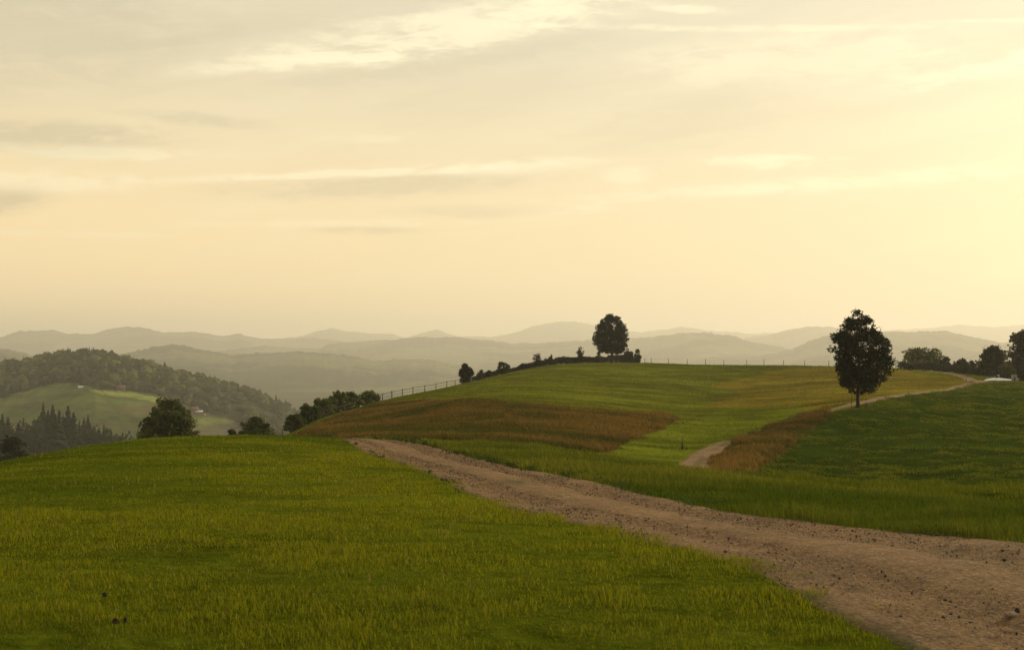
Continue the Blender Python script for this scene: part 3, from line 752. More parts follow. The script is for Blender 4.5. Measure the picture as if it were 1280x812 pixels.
def tree(name, label, cat, u, d, prof_l, prof_r, H, n_leaf, leaf, clump, n_clump, seed, trunk_r=0.12, tint=(0.030, 0.036, 0.012),
         group=None, stem='trunk', crown='crown', n_limbs=26, depth=1.0, lean=0.0, hollow=0.25, base=None, jit=(0.84, 1.08)):
    """prof: list of (height, reach) of the crown on its two sides, in metres"""
    r = np.random.default_rng(seed)
    x, y, z = place(u, d) if base is None else base
    root = tag(empty(name, (x, y, z - 0.05)), label, cat, group)
    hl, rl = np.array(prof_l, float).T; hr, rr_ = np.array(prof_r, float).T
    h0, h1 = min(hl[0], hr[0]), max(hl[-1], hr[-1])
    cl = []
    hs = np.linspace(h0, h1, 200); area = (np.interp(hs, hl, rl) + np.interp(hs, hr, rr_)) ** 1.5 + 0.02
    cdf = np.cumsum(area) / area.sum()
    for k in range(n_clump):
        cr = clump * r.choice([0.5, 0.7, 0.9, 1.1, 1.35])
        hh = min(np.interp(r.random(), cdf, hs), h1 - cr * 0.7); hh = max(hh, h0 + cr * 0.3)
        th = r.uniform(0, 2 * math.pi)
        wgt = (1 + math.cos(th)) / 2
        reach = np.interp(hh, hl, rl) * (1 - wgt) + np.interp(hh, hr, rr_) * wgt
        q = max(0.0, reach * r.uniform(*jit) - cr * 0.75) * (r.uniform(0.85, 1.0) if r.random() < 0.55 else hollow + (1 - hollow) * math.sqrt(r.random()))
        cl.append((q * math.cos(th), q * math.sin(th) * depth, hh + r.normal(0, 0.06) * clump, cr))
    cl = np.array(cl)
    # trunk and limbs
    mb = MB(); top = h0 + (h1 - h0) * 0.72
    def axis(h): return np.array([lean * h + 0.05 * math.sin(h * 1.3 + seed), 0.05 * math.cos(h * 1.7 + seed), h])
    hh = np.linspace(0, top, 9); mb.tube([axis(h) for h in hh], [trunk_r * (1.35 if i == 0 else 1) * (1 - 0.72 * h / top) for i, h in enumerate(hh)], 8)
    order = r.permutation(len(cl))[:n_limbs]
    for k in order:
        e = cl[k, :3]; hb = max(h0 * 0.9, min(top * 0.95, e[2] - (0.35 + 0.5 * r.random()) * math.hypot(e[0], e[1]) - 0.1 * clump))
        if hb > e[2]: hb = e[2] * 0.8
        a = axis(max(hb, 0.05)); rad = trunk_r * (0.42 - 0.25 * hb / max(top, 0.1))
        m1 = a * 0.55 + e * 0.45 + np.array([0, 0, -0.06 * clump]) + r.normal(0, 0.05, 3) * clump
        mb.tube([a, m1, e], [rad, rad * 0.62, rad * 0.2], 5)
    mb.build(stem, M_bark, root, True)
    # leaves
    wq = cl[:, 3] ** 2; idx = r.choice(len(cl), n_leaf, p=wq / wq.sum())
    dv = r.normal(size=(n_leaf, 3)); dv /= np.linalg.norm(dv, axis=1)[:, None]
    rad = (0.30 + 0.70 * r.random(n_leaf) ** 0.6) * np.where(r.random(n_leaf) < 0.14, r.uniform(1.1, 1.6, n_leaf), 1.0)
    pos = cl[idx, :3] + dv * (cl[idx, 3] * rad)[:, None] * np.array([1, 1, 0.78])
    pos[:, 2] = np.maximum(pos[:, 2], 0.03)
    v, t = leaf_cards(pos, dv, leaf * r.uniform(0.6, 1.35, n_leaf), r)
    ct = 1 + r.normal(0, 0.20, len(cl)); lt = r.normal(1, 0.22, n_leaf) * ct[idx]
    col = np.asarray(tint)[None] * np.clip(lt, 0.4, 1.8)[:, None] * (1 + r.normal(0, 0.12, (n_leaf, 3)))
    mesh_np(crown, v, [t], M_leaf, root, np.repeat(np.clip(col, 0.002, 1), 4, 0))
    return root
def px(d): return d / F
def prof_px(d, zb, pts, u0):
    """pairs (row, column) of a traced outline -> height above the base, reach from the axis"""
    return [((VH - v) * px(d) + EYE - zb, abs(u - u0) * px(d)) for v, u in pts]

# the lone tree on the dark slope
d = hit(1073, 512, 80, 200); xb, yb, zb = place(1073, d)
tree('tree', 'lone dark tree with a bare straight trunk standing on the dark green slope', 'tree', 1073, d,
     prof_px(d, zb, [(490, 1062), (483, 1057), (472, 1049), (448, 1042), (427, 1036), (412, 1045), (401, 1054), (392, 1063), (386, 1069)], 1074),
     prof_px(d, zb, [(490, 1090), (482, 1103), (472, 1113), (462, 1121), (445, 1119), (427, 1117), (419, 1108), (412, 1098), (401, 1097), (392, 1087), (386, 1080)], 1074),
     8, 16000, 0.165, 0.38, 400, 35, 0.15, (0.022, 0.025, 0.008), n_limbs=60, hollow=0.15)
# the round tree on the crest
d = 303; xb, yb, zb = place(765, d)
tree('tree', 'dense round tree on the hill crest rising out of the hedge', 'tree', 765, d,
     prof_px(d, zb, [(441, 757), (437, 747), (430, 742), (420, 741.5), (410, 744), (403, 748), (397, 754), (394, 758), (391, 763)], 765.5),
     prof_px(d, zb, [(440, 776), (437, 786), (428, 788.5), (418, 787), (408, 784), (401, 780), (396, 775), (393, 770), (391, 767)], 765.5),
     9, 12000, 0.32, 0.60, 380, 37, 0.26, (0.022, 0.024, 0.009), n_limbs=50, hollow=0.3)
def round_prof(h0, h1, w, k=0.38):
    H = h1 - h0
    return [(h0, w * 0.55), (h0 + H * 0.12, w * 0.86), (h0 + H * k, w), (h0 + H * 0.62, w * 0.90), (h0 + H * 0.82, w * 0.66), (h1, w * 0.30)]
def simple_tree(name, label, cat, u, d, vtop, halfw_px, seed, h0=0.15, n_leaf=3500, leaf=0.30, n_clump=60, tint=(0.038, 0.048, 0.016), k=0.38, clump=None, **kw):
    x, y, z = place(u, d)
    H = (VH - vtop) * px(d) + EYE - z; w = halfw_px * px(d)
    p = round_prof(H * h0, H, w, k)
    return tree(name, label, cat, u, d, p, p, H, n_leaf, leaf, clump or max(0.32, w * 0.26), int(n_clump * 1.8), seed, kw.pop('trunk_r', max(0.04, H * 0.022)), tint, **kw)

simple_tree('tree', 'broad round tree with its trunk hidden behind the crest of the near meadow', 'tree', 209, 170, 497, 36, 33, 0.18, 7500, 0.36, 70, (0.105, 0.124, 0.030), 0.34, hollow=0.4, jit=(0.7, 1.15))
simple_tree('tree', 'low wide tree behind the meadow crest left of the fence line', 'tree', 318, 185, 521, 24, 34, 0.15, 4200, 0.36, 42, (0.092, 0.108, 0.028), 0.40, jit=(0.6, 1.2))
simple_tree('shrub', 'small shrub against the foot of the low wide tree behind the meadow crest', 'shrub', 290, 180, 535, 11, 35, 0.05, 1500, 0.3, 26, (0.034, 0.042, 0.015), stem='stem', crown='foliage')
for (u, d, vt_, hw, sd, lab) in (
        (459, 196, 488.5, 13, 41, 'uppermost pale green tree of the row beside the end of the rail fence'),
        (441, 190, 490, 13, 45, 'loose crowned tree second from the top of the row along the fence line'),
        (424, 184, 488, 14, 42, 'tallest tree in the middle of the row along the fence line'),
        (403, 176, 497, 14, 43, 'rounded tree below the tallest one in the row along the fence line'),
        (386, 166, 504, 13, 44, 'dark tree with a jagged top second from the bottom of the fence row'),
        (369, 158, 518, 12, 46, 'lowest tree at the bottom end of the row along the fence line')):
    simple_tree('tree', lab, 'tree', u, d, vt_, hw * 1.12, sd, 0.10, 2600, 0.34, 34, (0.112, 0.130, 0.032) if u > 395 else (0.080, 0.095, 0.025), 0.45, group='trees in the row along the fence line', jit=(0.55, 1.25), hollow=0.4)
# crest of the hill, from the rail fence upwards
def crest(u, lo=150, hi=420):
    ds = np.exp(np.linspace(math.log(lo), math.log(hi), 500)); z = height(ds * (u - 640) / F, ds)
    v = VH + (EYE - z) / ds * F; i = int(v.argmin()); return float(ds[i]), float(v[i])
def shrub(label, u, vtop, hw, sd, n=900, nc=22, off=0.0, h0=0.03, leaf=0.26, tint=(0.022, 0.025, 0.009), cat='shrub', name='shrub', k=0.4, **kw):
    return simple_tree(name, label, cat, u, crest(u)[0] + off, vtop, hw, sd, h0, n, leaf, nc, tint, k, stem='stem' if name != 'tree' else 'trunk', crown='foliage' if name != 'tree' else 'crown', **kw)
shrub('upright dark shrub at the upper end of the rail fence', 582, 454, 10, 51, 2600, 40, 0, 0.02, k=0.6, clump=0.42, jit=(0.65, 1.2))
shrub('low rounded shrub next to the upright shrub on the hill edge', 601, 462, 5.5, 52)
shrub('spreading shrub with ragged top between the upright shrub and the saplings', 629, 452, 10, 53, 1300, 22, jit=(0.5, 1.3), clump=0.4)
shrub('smallest knee high shrub beside the low rounded shrub on the hill edge', 612, 462.5, 5, 54, 700, 16)
shrub('slender forked sapling sticking out of the lower end of the hedge', 671, 441.5, 6.5, 55, 420, 14, 0.5, 0.3, 0.24, cat='sapling', name='sapling', clump=0.35)
shrub('short sapling rising from the hedge beside the forked sapling', 689, 442, 3.0, 56, 260, 9, 0.5, 0.3, 0.24, cat='sapling', name='sapling', clump=0.3)
shrub('tall thin sapling with sparse leaves standing alone above the hedge', 725, 432, 6.0, 57, 380, 14, 0.5, 0.25, 0.24, cat='sapling', name='sapling', clump=0.32)
shrub('little sapling close under the crown of the round crest tree', 747.5, 438, 3.4, 58, 260, 9, 0.3, 0.35, 0.24, cat='sapling', name='sapling', clump=0.3)
shrub('rounded shrub at the right foot of the round crest tree', 785, 438.5, 12, 59, 2200, 30, -1, 0.02, clump=0.5, jit=(0.6, 1.2))
shrub('pointed dark shrub at the end of the hedge where the wire fence begins', 797, 436, 4.6, 60, 800, 18, 0, 0.02, clump=0.45)
# the hedge itself: one run of foliage following the crest
def hedge(label, us, rows, off, seed, n, tint, leaf=0.26, wdt=1.0):
    r = np.random.default_rng(seed)
    P = []; Hh = []
    for u, vt2 in zip(us, rows):
        d = crest(u)[0] + off; x, y, z = place(u, d); P.append((x, y, z)); Hh.append(max(0.4, (VH - vt2) * px(d) + EYE - z))
    P = np.array(P); Hh = np.array(Hh)
    s = np.linspace(0, 1, len(P)); k = r.random(n)
    q = np.stack([np.interp(k, s, P[:, i]) for i in range(3)], 1); hh = np.interp(k, s, Hh)
    lump = 0.72 + 0.7 * np.abs(fbm(k * len(P) * 2.6, k * 0 + seed, 3, seed)) + 0.25 * fbm(k * len(P) * 9, k * 0, 2, seed + 1)
    th = r.uniform(0, 2 * math.pi, n); rad = np.sqrt(r.random(n)) 
    pos = q - P[0] + np.stack([rad * np.cos(th) * wdt * 0.6, rad * np.sin(th) * wdt, hh * lump * r.random(n) ** 0.6], 1)
    v, t = leaf_cards(pos, np.stack([np.cos(th), np.sin(th), np.ones(n)], 1) * 0.6, leaf * r.uniform(0.6, 1.3, n), r)
    col = np.asarray(tint)[None] * np.clip(r.normal(1, 0.25, n), 0.4, 1.8)[:, None]
    root = tag(empty('hedge', P[0]), label, 'hedge')
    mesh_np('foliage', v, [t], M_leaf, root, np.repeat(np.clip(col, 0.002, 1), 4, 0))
hedge('long clipped dark hedge running along the hill crest to the round tree', [640, 655, 668, 680, 695, 710, 720, 735, 750, 765, 780, 796],
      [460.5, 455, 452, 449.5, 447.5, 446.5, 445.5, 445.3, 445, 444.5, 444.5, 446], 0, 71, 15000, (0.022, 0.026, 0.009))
hedge('thin low hedge dropping down the hill edge past the ragged shrub', [590, 605, 618, 630, 640], [471, 465.5, 462.5, 460.5, 459.5], 0, 72, 3200, (0.022, 0.026, 0.009), wdt=0.7)
# trees where the footpath leaves the hill
def at_px(u, v, lo, hi): return hit(u, v, lo, hi)
simple_tree('tree', 'wide airy tree with gaps in its crown beyond the golden field', 'tree', 1153, 282, 433, 27, 81, 0.14, 2500, 0.50, 36, (0.115, 0.125, 0.032), 0.5, hollow=0.6, jit=(0.6, 1.2))
simple_tree('tree', 'small dark tree touching the right side of the wide airy tree', 'tree', 1182, 279, 445, 8, 82, 0.1, 1600, 0.36, 30, (0.024, 0.028, 0.010))
simple_tree('tree', 'low bushy tree with a flat top midway between airy tree and woodland edge', 'tree', 1201, 276, 447, 11, 83, 0.1, 2200, 0.36, 36, (0.026, 0.030, 0.011))
simple_tree('tree', 'small pointed tree just before the dark woodland edge', 'tree', 1215, 270, 450, 6, 84, 0.1, 1200, 0.34, 24, (0.022, 0.026, 0.010), 0.25)
simple_tree('tree', 'bushy dark tree in front of the tall trees at the woodland edge', 'tree', 1242, 252, 432, 19, 85, 0.05, 5200, 0.38, 48, (0.040, 0.047, 0.014), 0.35, jit=(0.65, 1.2))
simple_tree('tree', 'tallest dark tree cut by the right edge of the picture', 'tree', 1283, 246, 412, 26, 86, 0.05, 7500, 0.42, 60, (0.036, 0.042, 0.014), 0.38, jit=(0.65, 1.2))
simple_tree('shrub', 'lighter green shrub behind the stone post', 'shrub', 1259, 222, 453, 11, 87, 0.04, 2400, 0.32, 36, (0.085, 0.098, 0.024), stem='stem', crown='foliage')
simple_tree('shrub', 'dark green shrub at the right edge beside the stone post', 'shrub', 1281, 205, 461, 8, 88, 0.03, 1900, 0.3, 30, (0.026, 0.031, 0.011), stem='stem', crown='foliage')
def low_hedge():
    r = np.random.default_rng(90)
    us = np.linspace(1126, 1236, 14); P = np.array([place(u, 268 - (u - 1126) * 0.12) for u in us])
    n = 7000; k = r.random(n); s = np.linspace(0, 1, 14)
    q = np.stack([np.interp(k, s, P[:, i]) for i in range(3)], 1)
    th = r.uniform(0, 2 * math.pi, n); rad = np.sqrt(r.random(n)) * 1.0
    hh = 1.15 + 0.9 * fbm(k * 18, k * 0, 3, 91)
    pos = q - P[0] + np.stack([rad * np.cos(th), rad * np.sin(th), hh * r.random(n) ** 0.6], 1)
    v, t = leaf_cards(pos, np.stack([np.cos(th), np.sin(th), np.ones(n)], 1) * 0.6, 0.3 * r.uniform(0.6, 1.3, n), r)
    col = np.array([[0.030, 0.036, 0.013]]) * np.clip(r.normal(1, 0.25, n), 0.4, 1.8)[:, None]
    root = tag(empty('hedge', P[0]), 'low dark hedge at the foot of the trees beyond the golden field', 'hedge')
    mesh_np('foliage', v, [t], M_leaf, root, np.repeat(col, 4, 0))
low_hedge()
# bush below the crest on the far left, and a tuft
simple_tree('shrub', 'large dark shrub below the meadow crest in front of the conifer wood', 'shrub', 16, 230, 546, 28, 92, 0.05, 5200, 0.42, 62, (0.030, 0.036, 0.014), 0.42, stem='stem', crown='foliage')
simple_tree('shrub', 'tiny dark shrub peeping over the meadow crest below the conifers', 'shrub', 115, 60, 552.8, 3.4, 93, 0.05, 420, 0.09, 14, (0.022, 0.026, 0.010), stem='stem', crown='foliage', clump=0.07)

# conifers below the crest
def conifer_meshes(seed, H, w, spread):
    r = np.random.default_rng(seed); V = []; T = []; n0 = 0; cols = []
    tiers = 27
    for k in range(tiers):
        f = k / (tiers - 1); z = H * (0.08 + 0.90 * f); rad = w * (1 - f) ** spread * r.uniform(0.6, 1.2) + 0.15
        nb = int(18 - 9 * f)
        for j in range(nb):
            a = 2 * math.pi * (j + r.uniform(-0.4, 0.4)) / nb + k; L = rad * r.uniform(0.55, 1.25); z = H * (0.08 + 0.90 * f) + r.normal(0, 0.35)
            c, s = math.cos(a), math.sin(a); wd = L * 0.34 + 0.3
            p = np.array([[0, 0, z + 0.35], [c * L * 0.55 - s * wd, s * L * 0.55 + c * wd, z - L * 0.16], [c * L, s * L, z - L * 0.42 + 0.15],
                          [c * L * 0.55 + s * wd, s * L * 0.55 - c * wd, z - L * 0.16], [c * L * 0.5, s * L * 0.5, z - L * 0.55 - 0.5]])
            V.append(p); T += [[n0, n0 + 1, n0 + 2], [n0, n0 + 2, n0 + 3], [n0 + 1, n0 + 4, n0 + 2], [n0 + 3, n0 + 2, n0 + 4], [n0, n0 + 4, n0 + 1], [n0, n0 + 3, n0 + 4]]; n0 += 5
            cols += [np.array([0.024, 0.034, 0.017]) * r.uniform(0.7, 1.4)] * 5
    mc = mesh_np('crown', np.concatenate(V), [np.array(T)], M_far_leaf, None, np.array(cols))
    mb = MB(); mb.tube([[0, 0, -0.6], [0, 0, H * 0.5], [0, 0, H * 0.98]], [0.32, 0.2, 0.03], 6); mt = mb.build('trunk', M_bark)
    return mc, mt
def broad_meshes(seed, H, w, tint=(0.034, 0.044, 0.018)):
    r = np.random.default_rng(seed); n = 1100
    cl = r.normal(size=(26, 3)); cl /= np.linalg.norm(cl, axis=1)[:, None]; cl *= (0.35 + 0.6 * r.random((26, 1)))
    c = cl * [w * 0.8, w * 0.8, H * 0.34] + [0, 0, H * 0.58]
    idx = r.integers(0, 26, n); dv = r.normal(size=(n, 3)); dv /= np.linalg.norm(dv, axis=1)[:, None]
    pos = c[idx] + dv * w * 0.34 * r.uniform(0.5, 1.1, (n, 1))
    v, t = leaf_cards(pos, dv, 1.1 * r.uniform(0.6, 1.3, n), r)
    ct = r.normal(1, 0.2, 26)
    mc = mesh_np('crown', v, [t], M_far_leaf, None, np.repeat(np.array([tint]) * np.clip(ct[idx] * r.normal(1, 0.2, n), 0.4, 1.8)[:, None], 4, 0))
    mb = MB(); mb.tube([[0, 0, -0.6], [0, 0, H * 0.35], [0.2, 0.1, H * 0.75]], [0.4, 0.28, 0.1], 6); mt = mb.build('trunk', M_bark)
    return mc, mt
def tree_from(proto, name, label, cat, group, x, y, z, sc, rz, first=set()):
    root = tag(empty(name, (x, y, z - 0.3), rz), label, cat, group); root.scale = sc
    for part in proto:
        if part.name in first: c = part.copy(); C.objects.link(c)
        else: c = part; first.add(part.name)
        c.parent = root
    return root
con = [conifer_meshes(600 + i, 24, (5.0, 4.2, 5.6, 3.8)[i], (0.85, 0.75, 0.95, 0.7)[i]) for i in range(4)]
bro = [broad_meshes(620 + i, 17, (7.5, 6.5, 8.5)[i]) for i in range(3)]
r6 = np.random.default_rng(66)
spots = [(54, 503), (66, 505), (85, 506), (60, 512), (74, 512), (92, 515), (105, 521), (44, 526), (3, 517), (10, 520), (0, 524), (120, 526), (130, 528), (148, 533), (136, 531), (79, 517), (99, 524), (112, 527), (-10, 519), (-24, 515), (-38, 522), (23, 527), (33, 531), (155, 536), (163, 541), (174, 545), (49, 517), (70, 520), (86, 524), (16, 526), (124, 533), (142, 538), (40, 534), (-52, 520), (-70, 524), (28, 520), (110, 517)]
for i, (u, v) in enumerate(spots):
    d = 676 + r6.uniform(-45, 45); x, y, z = place(u, d); Hh = (VH - v) * px(d) + EYE - z
    sp = Hh / 24.0
    if (i % 3 == 2 and i > 8) or u > 150 or (u > 108 and i % 2):
        tree_from(bro[i % 3], 'broadleaf_tree', 'rounded hazy broadleaf tree mixed into the conifer wood below the meadow crest', 'tree', 'broadleaf trees in the conifer wood', x, y, z, (sp * 0.95, sp * 0.95, Hh / 17.0 * 0.93), r6.uniform(0, 6.28))
    else:
        tree_from(con[i % 4], 'conifer_tree', 'hazy dark spruce in the wood below the meadow crest', 'tree', 'spruces of the wood below the meadow crest', x, y, z, (sp * r6.uniform(0.9, 1.5), sp * r6.uniform(0.9, 1.5), sp), r6.uniform(0, 6.28))
for i in range(70):
    u = r6.uniform(-60, 185); d = 676 + r6.uniform(-75, 40); x, y, z = place(u, d); sp = r6.uniform(0.32, 0.6)
    if i % 3 != 1:
        tree_from(bro[i % 3], 'broadleaf_tree', 'rounded hazy broadleaf tree mixed into the conifer wood below the meadow crest', 'tree', 'broadleaf trees in the conifer wood', x, y, z, (sp, sp, sp), r6.uniform(0, 6.28))
    else:
        tree_from(con[i % 4], 'conifer_tree', 'hazy dark spruce in the wood below the meadow crest', 'tree', 'spruces of the wood below the meadow crest', x, y, z, (sp * r6.uniform(0.9, 1.5), sp * r6.uniform(0.9, 1.5), sp), r6.uniform(0, 6.28))
# single trees that stand out on the far wooded hill
for (u, v, wide) in ((79, 434.5, 0), (85, 433, 0), (88, 434.5, 0), (101, 434, 0), (117, 433, 0), (114, 435, 0), (122, 435, 0), (131, 439, 0), (69, 442, 0), (168, 448, 0), (345, 492.5, 0), (349, 497, 0), (357, 498.5, 0), (362, 503, 0), (369, 508, 0), (337, 494, 0), (11, 452, 0), (4, 453, 0)):
    d = 1545 + r6.uniform(-27, 12); x, y, z = place(u, d); Hh = max(7.5, (VH - v) * px(d) + EYE - z); sp = Hh / 24
    tree_from(con[int(u) % 4], 'conifer_tree', 'hazy conifer sticking up from the skyline of the far wooded hill', 'tree', 'conifers on the skyline of the far wooded hill', x, y, z, (sp * 1.2, sp * 1.2, sp), r6.uniform(0, 6.28))
for (u, v) in ((5, 486), (92, 468), (99, 467), (66, 466), (258, 507)):
    ds = np.linspace(1000, 1530, 300); zz = height(ds * (u - 640) / F, ds); vv = VH + (EYE - zz) / ds * F
    d = float(ds[np.argmin(np.abs(vv - (v + 14)))]); x, y, z = place(u, d); sp = r6.uniform(0.62, 0.74)
    tree_from(bro[u % 3], 'broadleaf_tree', {5: 'hazy round tree at the left end of the field on the far wooded hill', 92: 'taller of two hazy round trees at the top of the far field', 99: 'right one of two hazy round trees at the top of the far field',
              66: 'hazy round tree standing alone at the upper left edge of the far field', 258: 'tall pale poplar like tree beside the white roofed farmhouse'}[u], 'tree', None, x, y, z, (sp * (0.6 if u == 258 else 1.0), sp, sp * 1.05), r6.uniform(0, 6.28))

# the wood on the far hill, one mass
def forest():
    bm_v = []; 
    ph = (1 + 5 ** 0.5) / 2
    ico = np.array([(-1, ph, 0), (1, ph, 0), (-1, -ph, 0), (1, -ph, 0), (0, -1, ph), (0, 1, ph), (0, -1, -ph), (0, 1, -ph), (ph, 0, -1), (ph, 0, 1), (-ph, 0, -1), (-ph, 0, 1)], float)
    ico /= np.linalg.norm(ico[0])
    tri = [(0, 11, 5), (0, 5, 1), (0, 1, 7), (0, 7, 10), (0, 10, 11), (1, 5, 9), (5, 11, 4), (11, 10, 2), (10, 7, 6), (7, 1, 8), (3, 9, 4), (3, 4, 2), (3, 2, 6), (3, 6, 8), (3, 8, 9), (4, 9, 5), (2, 4, 11), (6, 2, 10), (8, 6, 7), (9, 8, 1)]
    vs = [tuple(p) for p in ico]; ft = []
    cache = {}
    def mid(a, b):
        k = (min(a, b), max(a, b))
        if k not in cache:
            p = np.array(vs[a]) + np.array(vs[b]); p /= np.linalg.norm(p); vs.append(tuple(p)); cache[k] = len(vs) - 1
        return cache[k]
    for a, b, c in tri:
        ab, bc, ca = mid(a, b), mid(b, c), mid(c, a); ft += [(a, ab, ca), (b, bc, ab), (c, ca, bc), (ab, bc, ca)]
    sph = np.array(vs); ft = np.array(ft)
    r = np.random.default_rng(700)
    n = 26000
    d = r.uniform(960, 1700, n); u = r.uniform(-260, 470, n); x = d * (u - 640) / F; y = d
    z = height(x, y); v = VH + (EYE - z) / d * F
    poly = np.array(HILL_FIELD, float)
    gap = fbm(x / 60, y / 60, 3, 707)
    ok = ~(inside(poly, u + 5 * gap, v + 4 * gap) & (d < 1360)) & (v < 560) & (gap < 0.30) & ~((v > 516) & (u > 225) & (u < 305))
    lim = 0.85
    ok &= r.random(n) < lim
    x, y, z = x[ok], y[ok], z[ok]; m = len(x)
    w = np.clip(r.lognormal(0.98, 0.36, m), 1.4, 5.2); h = w * r.uniform(1.1, 1.9, m); conif = r.random(m) < 0.07
    w[conif] *= 0.62; h[conif] *= 1.35
    nz = 1 + 0.34 * r.normal(size=(m, len(sph)))
    P = sph[None] * nz[..., None]
    shape = np.where(conif[:, None], np.clip(0.55 - 0.55 * P[..., 2], 0.05, 1.3), 1.0)
    X = x[:, None] + P[..., 0] * w[:, None] * shape; Y = y[:, None] + P[..., 1] * w[:, None] * shape
    Z = z[:, None] + h[:, None] * 0.55 + P[..., 2] * h[:, None] * 0.5
    species = r.normal(1, 0.28, m); hue = r.random(m)
    base = np.where(hue[:, None] < 0.70, np.array([[0.046, 0.058, 0.018]]), np.array([[0.100, 0.108, 0.026]])); base[conif] = (0.016, 0.026, 0.014)
    col = np.clip(base * np.clip(species, 0.5, 1.7)[:, None], 0.003, 1)
    o = mesh_np('forest', np.stack([X, Y, Z], -1).reshape(-1, 3), [(np.arange(m)[:, None, None] * len(sph) + ft[None]).reshape(-1, 3)], M_far_leaf, None, np.repeat(col, len(sph), 0))
    tag(o, 'hazy mixed forest covering the far hill on the left above the fields', 'forest', kind='stuff'); print('forest', m)
forest()

# ------------------------------------------------------------------ fences and stakes
def post_mesh(mb, p, h, w, rz, r):
    tilt = r.normal(0, 0.02, 2)
    mb.tube([p - [0, 0, 0.3], p + [tilt[0] * h, tilt[1] * h, h]], [w * 0.5, w * 0.46], 7)
def wire_fence():
    r = np.random.default_rng(801); P = []
    for u in (806, 814, 835.5, 859, 881.6, 905, 933.5, 955, 979.6, 1005.8, 1036, 1060, 1084, 1108):
        x, y, z = place(u, crest(u)[0] + 1.0); P.append(np.array([x, y, z]))
    root = tag(empty('wire_fence', P[0]), 'wire fence with thin wooden posts along the open crest of the hill', 'fence')
    tops = []
    for p in P:
        mb = MB(); h = r.uniform(1.15, 1.35); post_mesh(mb, p - P[0], h, 0.13, 0, r); mb.build('post', M_wood, root); tops.append(p - P[0])
    for hgt in (0.45, 0.95):
        mb = MB(); mb.tube([t + [0, 0, hgt - (0.03 if i % 2 else 0)] for i, t in enumerate(tops)], [0.011] * len(tops), 5); mb.build('wire', M_wire, root)
wire_fence()
def rail_fence():
    r = np.random.default_rng(802); P = []
    for u in (464.5, 478, 490, 503, 516.4, 531, 545, 558.5, 569, 578):
        x, y, z = place(u, crest(u, 120)[0] - 0.5); P.append(np.array([x, y, z]))
    root = tag(empty('rail_fence', P[0]), 'wooden rail fence climbing the hill edge from the tree row to the upright shrub', 'fence')
    Q = [p - P[0] for p in P]
    for q in Q:
        mb = MB(); post_mesh(mb, q, 0.98, 0.12, 0, r); mb.build('post', M_wood, root)
    for hgt, th in ((0.86, 0.040), (0.45, 0.024)):
        mb = MB(); mb.tube([q + [0.05, -0.09, hgt + r.normal(0, 0.015)] for q in Q], [th] * len(Q), 6); mb.build('rail', M_wood, root)
rail_fence()
def side_fence():
    r = np.random.default_rng(803); P = []
    for u, v in ((353, 546), (366, 541), (379, 534.5), (391, 529.5), (404, 524), (416, 519), (430, 515), (444, 511.5)):
        d = crest(u, 120)[0] - 3; x, y, z = place(u, d); P.append(np.array([x, y, z]))
    root = tag(empty('wire_fence', P[0]), 'wire fence with short posts along the grassy edge in front of the tree row', 'fence')
    Q = [p - P[0] for p in P]
    for q in Q:
        mb = MB(); post_mesh(mb, q, r.uniform(0.8, 1.0), 0.10, 0, r); mb.build('post', M_wood, root)
    for hgt in (0.4, 0.75):
        mb = MB(); mb.tube([q + [0, 0, hgt] for q in Q], [0.009] * len(Q), 5); mb.build('wire', M_wire, root)
side_fence()
def stake(label, u, v, h_px, w, lo, hi, d=None):
    d = d or hit(u, v, lo, hi); x, y, z = place(u, d)
    mb = MB(); r = np.random.default_rng(int(u)); h = h_px * px(d)
    mb.tube([[0, 0, -0.2], [r.normal(0, 0.02), 0, h * 0.93], [r.normal(0, 0.02), 0, h]], [w * 0.5, w * 0.45, w * 0.25], 7)
    o = mb.build('stake', M_wood, loc=(x, y, z)); tag(o, label, 'stake')
stake('thin wooden stake in the golden field halfway to the footpath bend', 1148.5, 486.5, 9, 0.06, 130, 260)
stake('short wooden stake near the footpath fork in the golden field', 1208, 476.5, 6, 0.07, 150, 260)
stake('slim support stake close to the trunk of the lone tree', 1064.5, 509.5, 22, 0.05, 90, 160)
# thin young plant in the mown valley
def seedling():
    d = hit(853.5, 562, 70, 200); x, y, z = place(853.5, d); r = np.random.default_rng(9)
    root = tag(empty('seedling', (x, y, z)), 'tiny bare seedling in the mown grass above the footpath bend', 'seedling')
    mb = MB(); h = 9.5 * px(d); mb.tube([[0, 0, -0.1], [0.01, 0, h * 0.5], [-0.05, 0, h]], [0.035, 0.028, 0.01], 6); mb.build('stem', M_bark, root)
    pos = r.normal(0, 1, (26, 3)) * [0.05, 0.05, 0.16] + [-0.02, 0, h * 0.72]; pos = np.concatenate([pos, r.normal(0, 1, (16, 3)) * [0.10, 0.08, 0.04] + [0.06, 0, 0.08]])
    v, t = leaf_cards(pos, np.ones((42, 3)) * 0.3, np.full(42, 0.09), r)
    mesh_np('foliage', v, [t], M_leaf, root, np.full((len(v), 3), 0.025))
seedling()

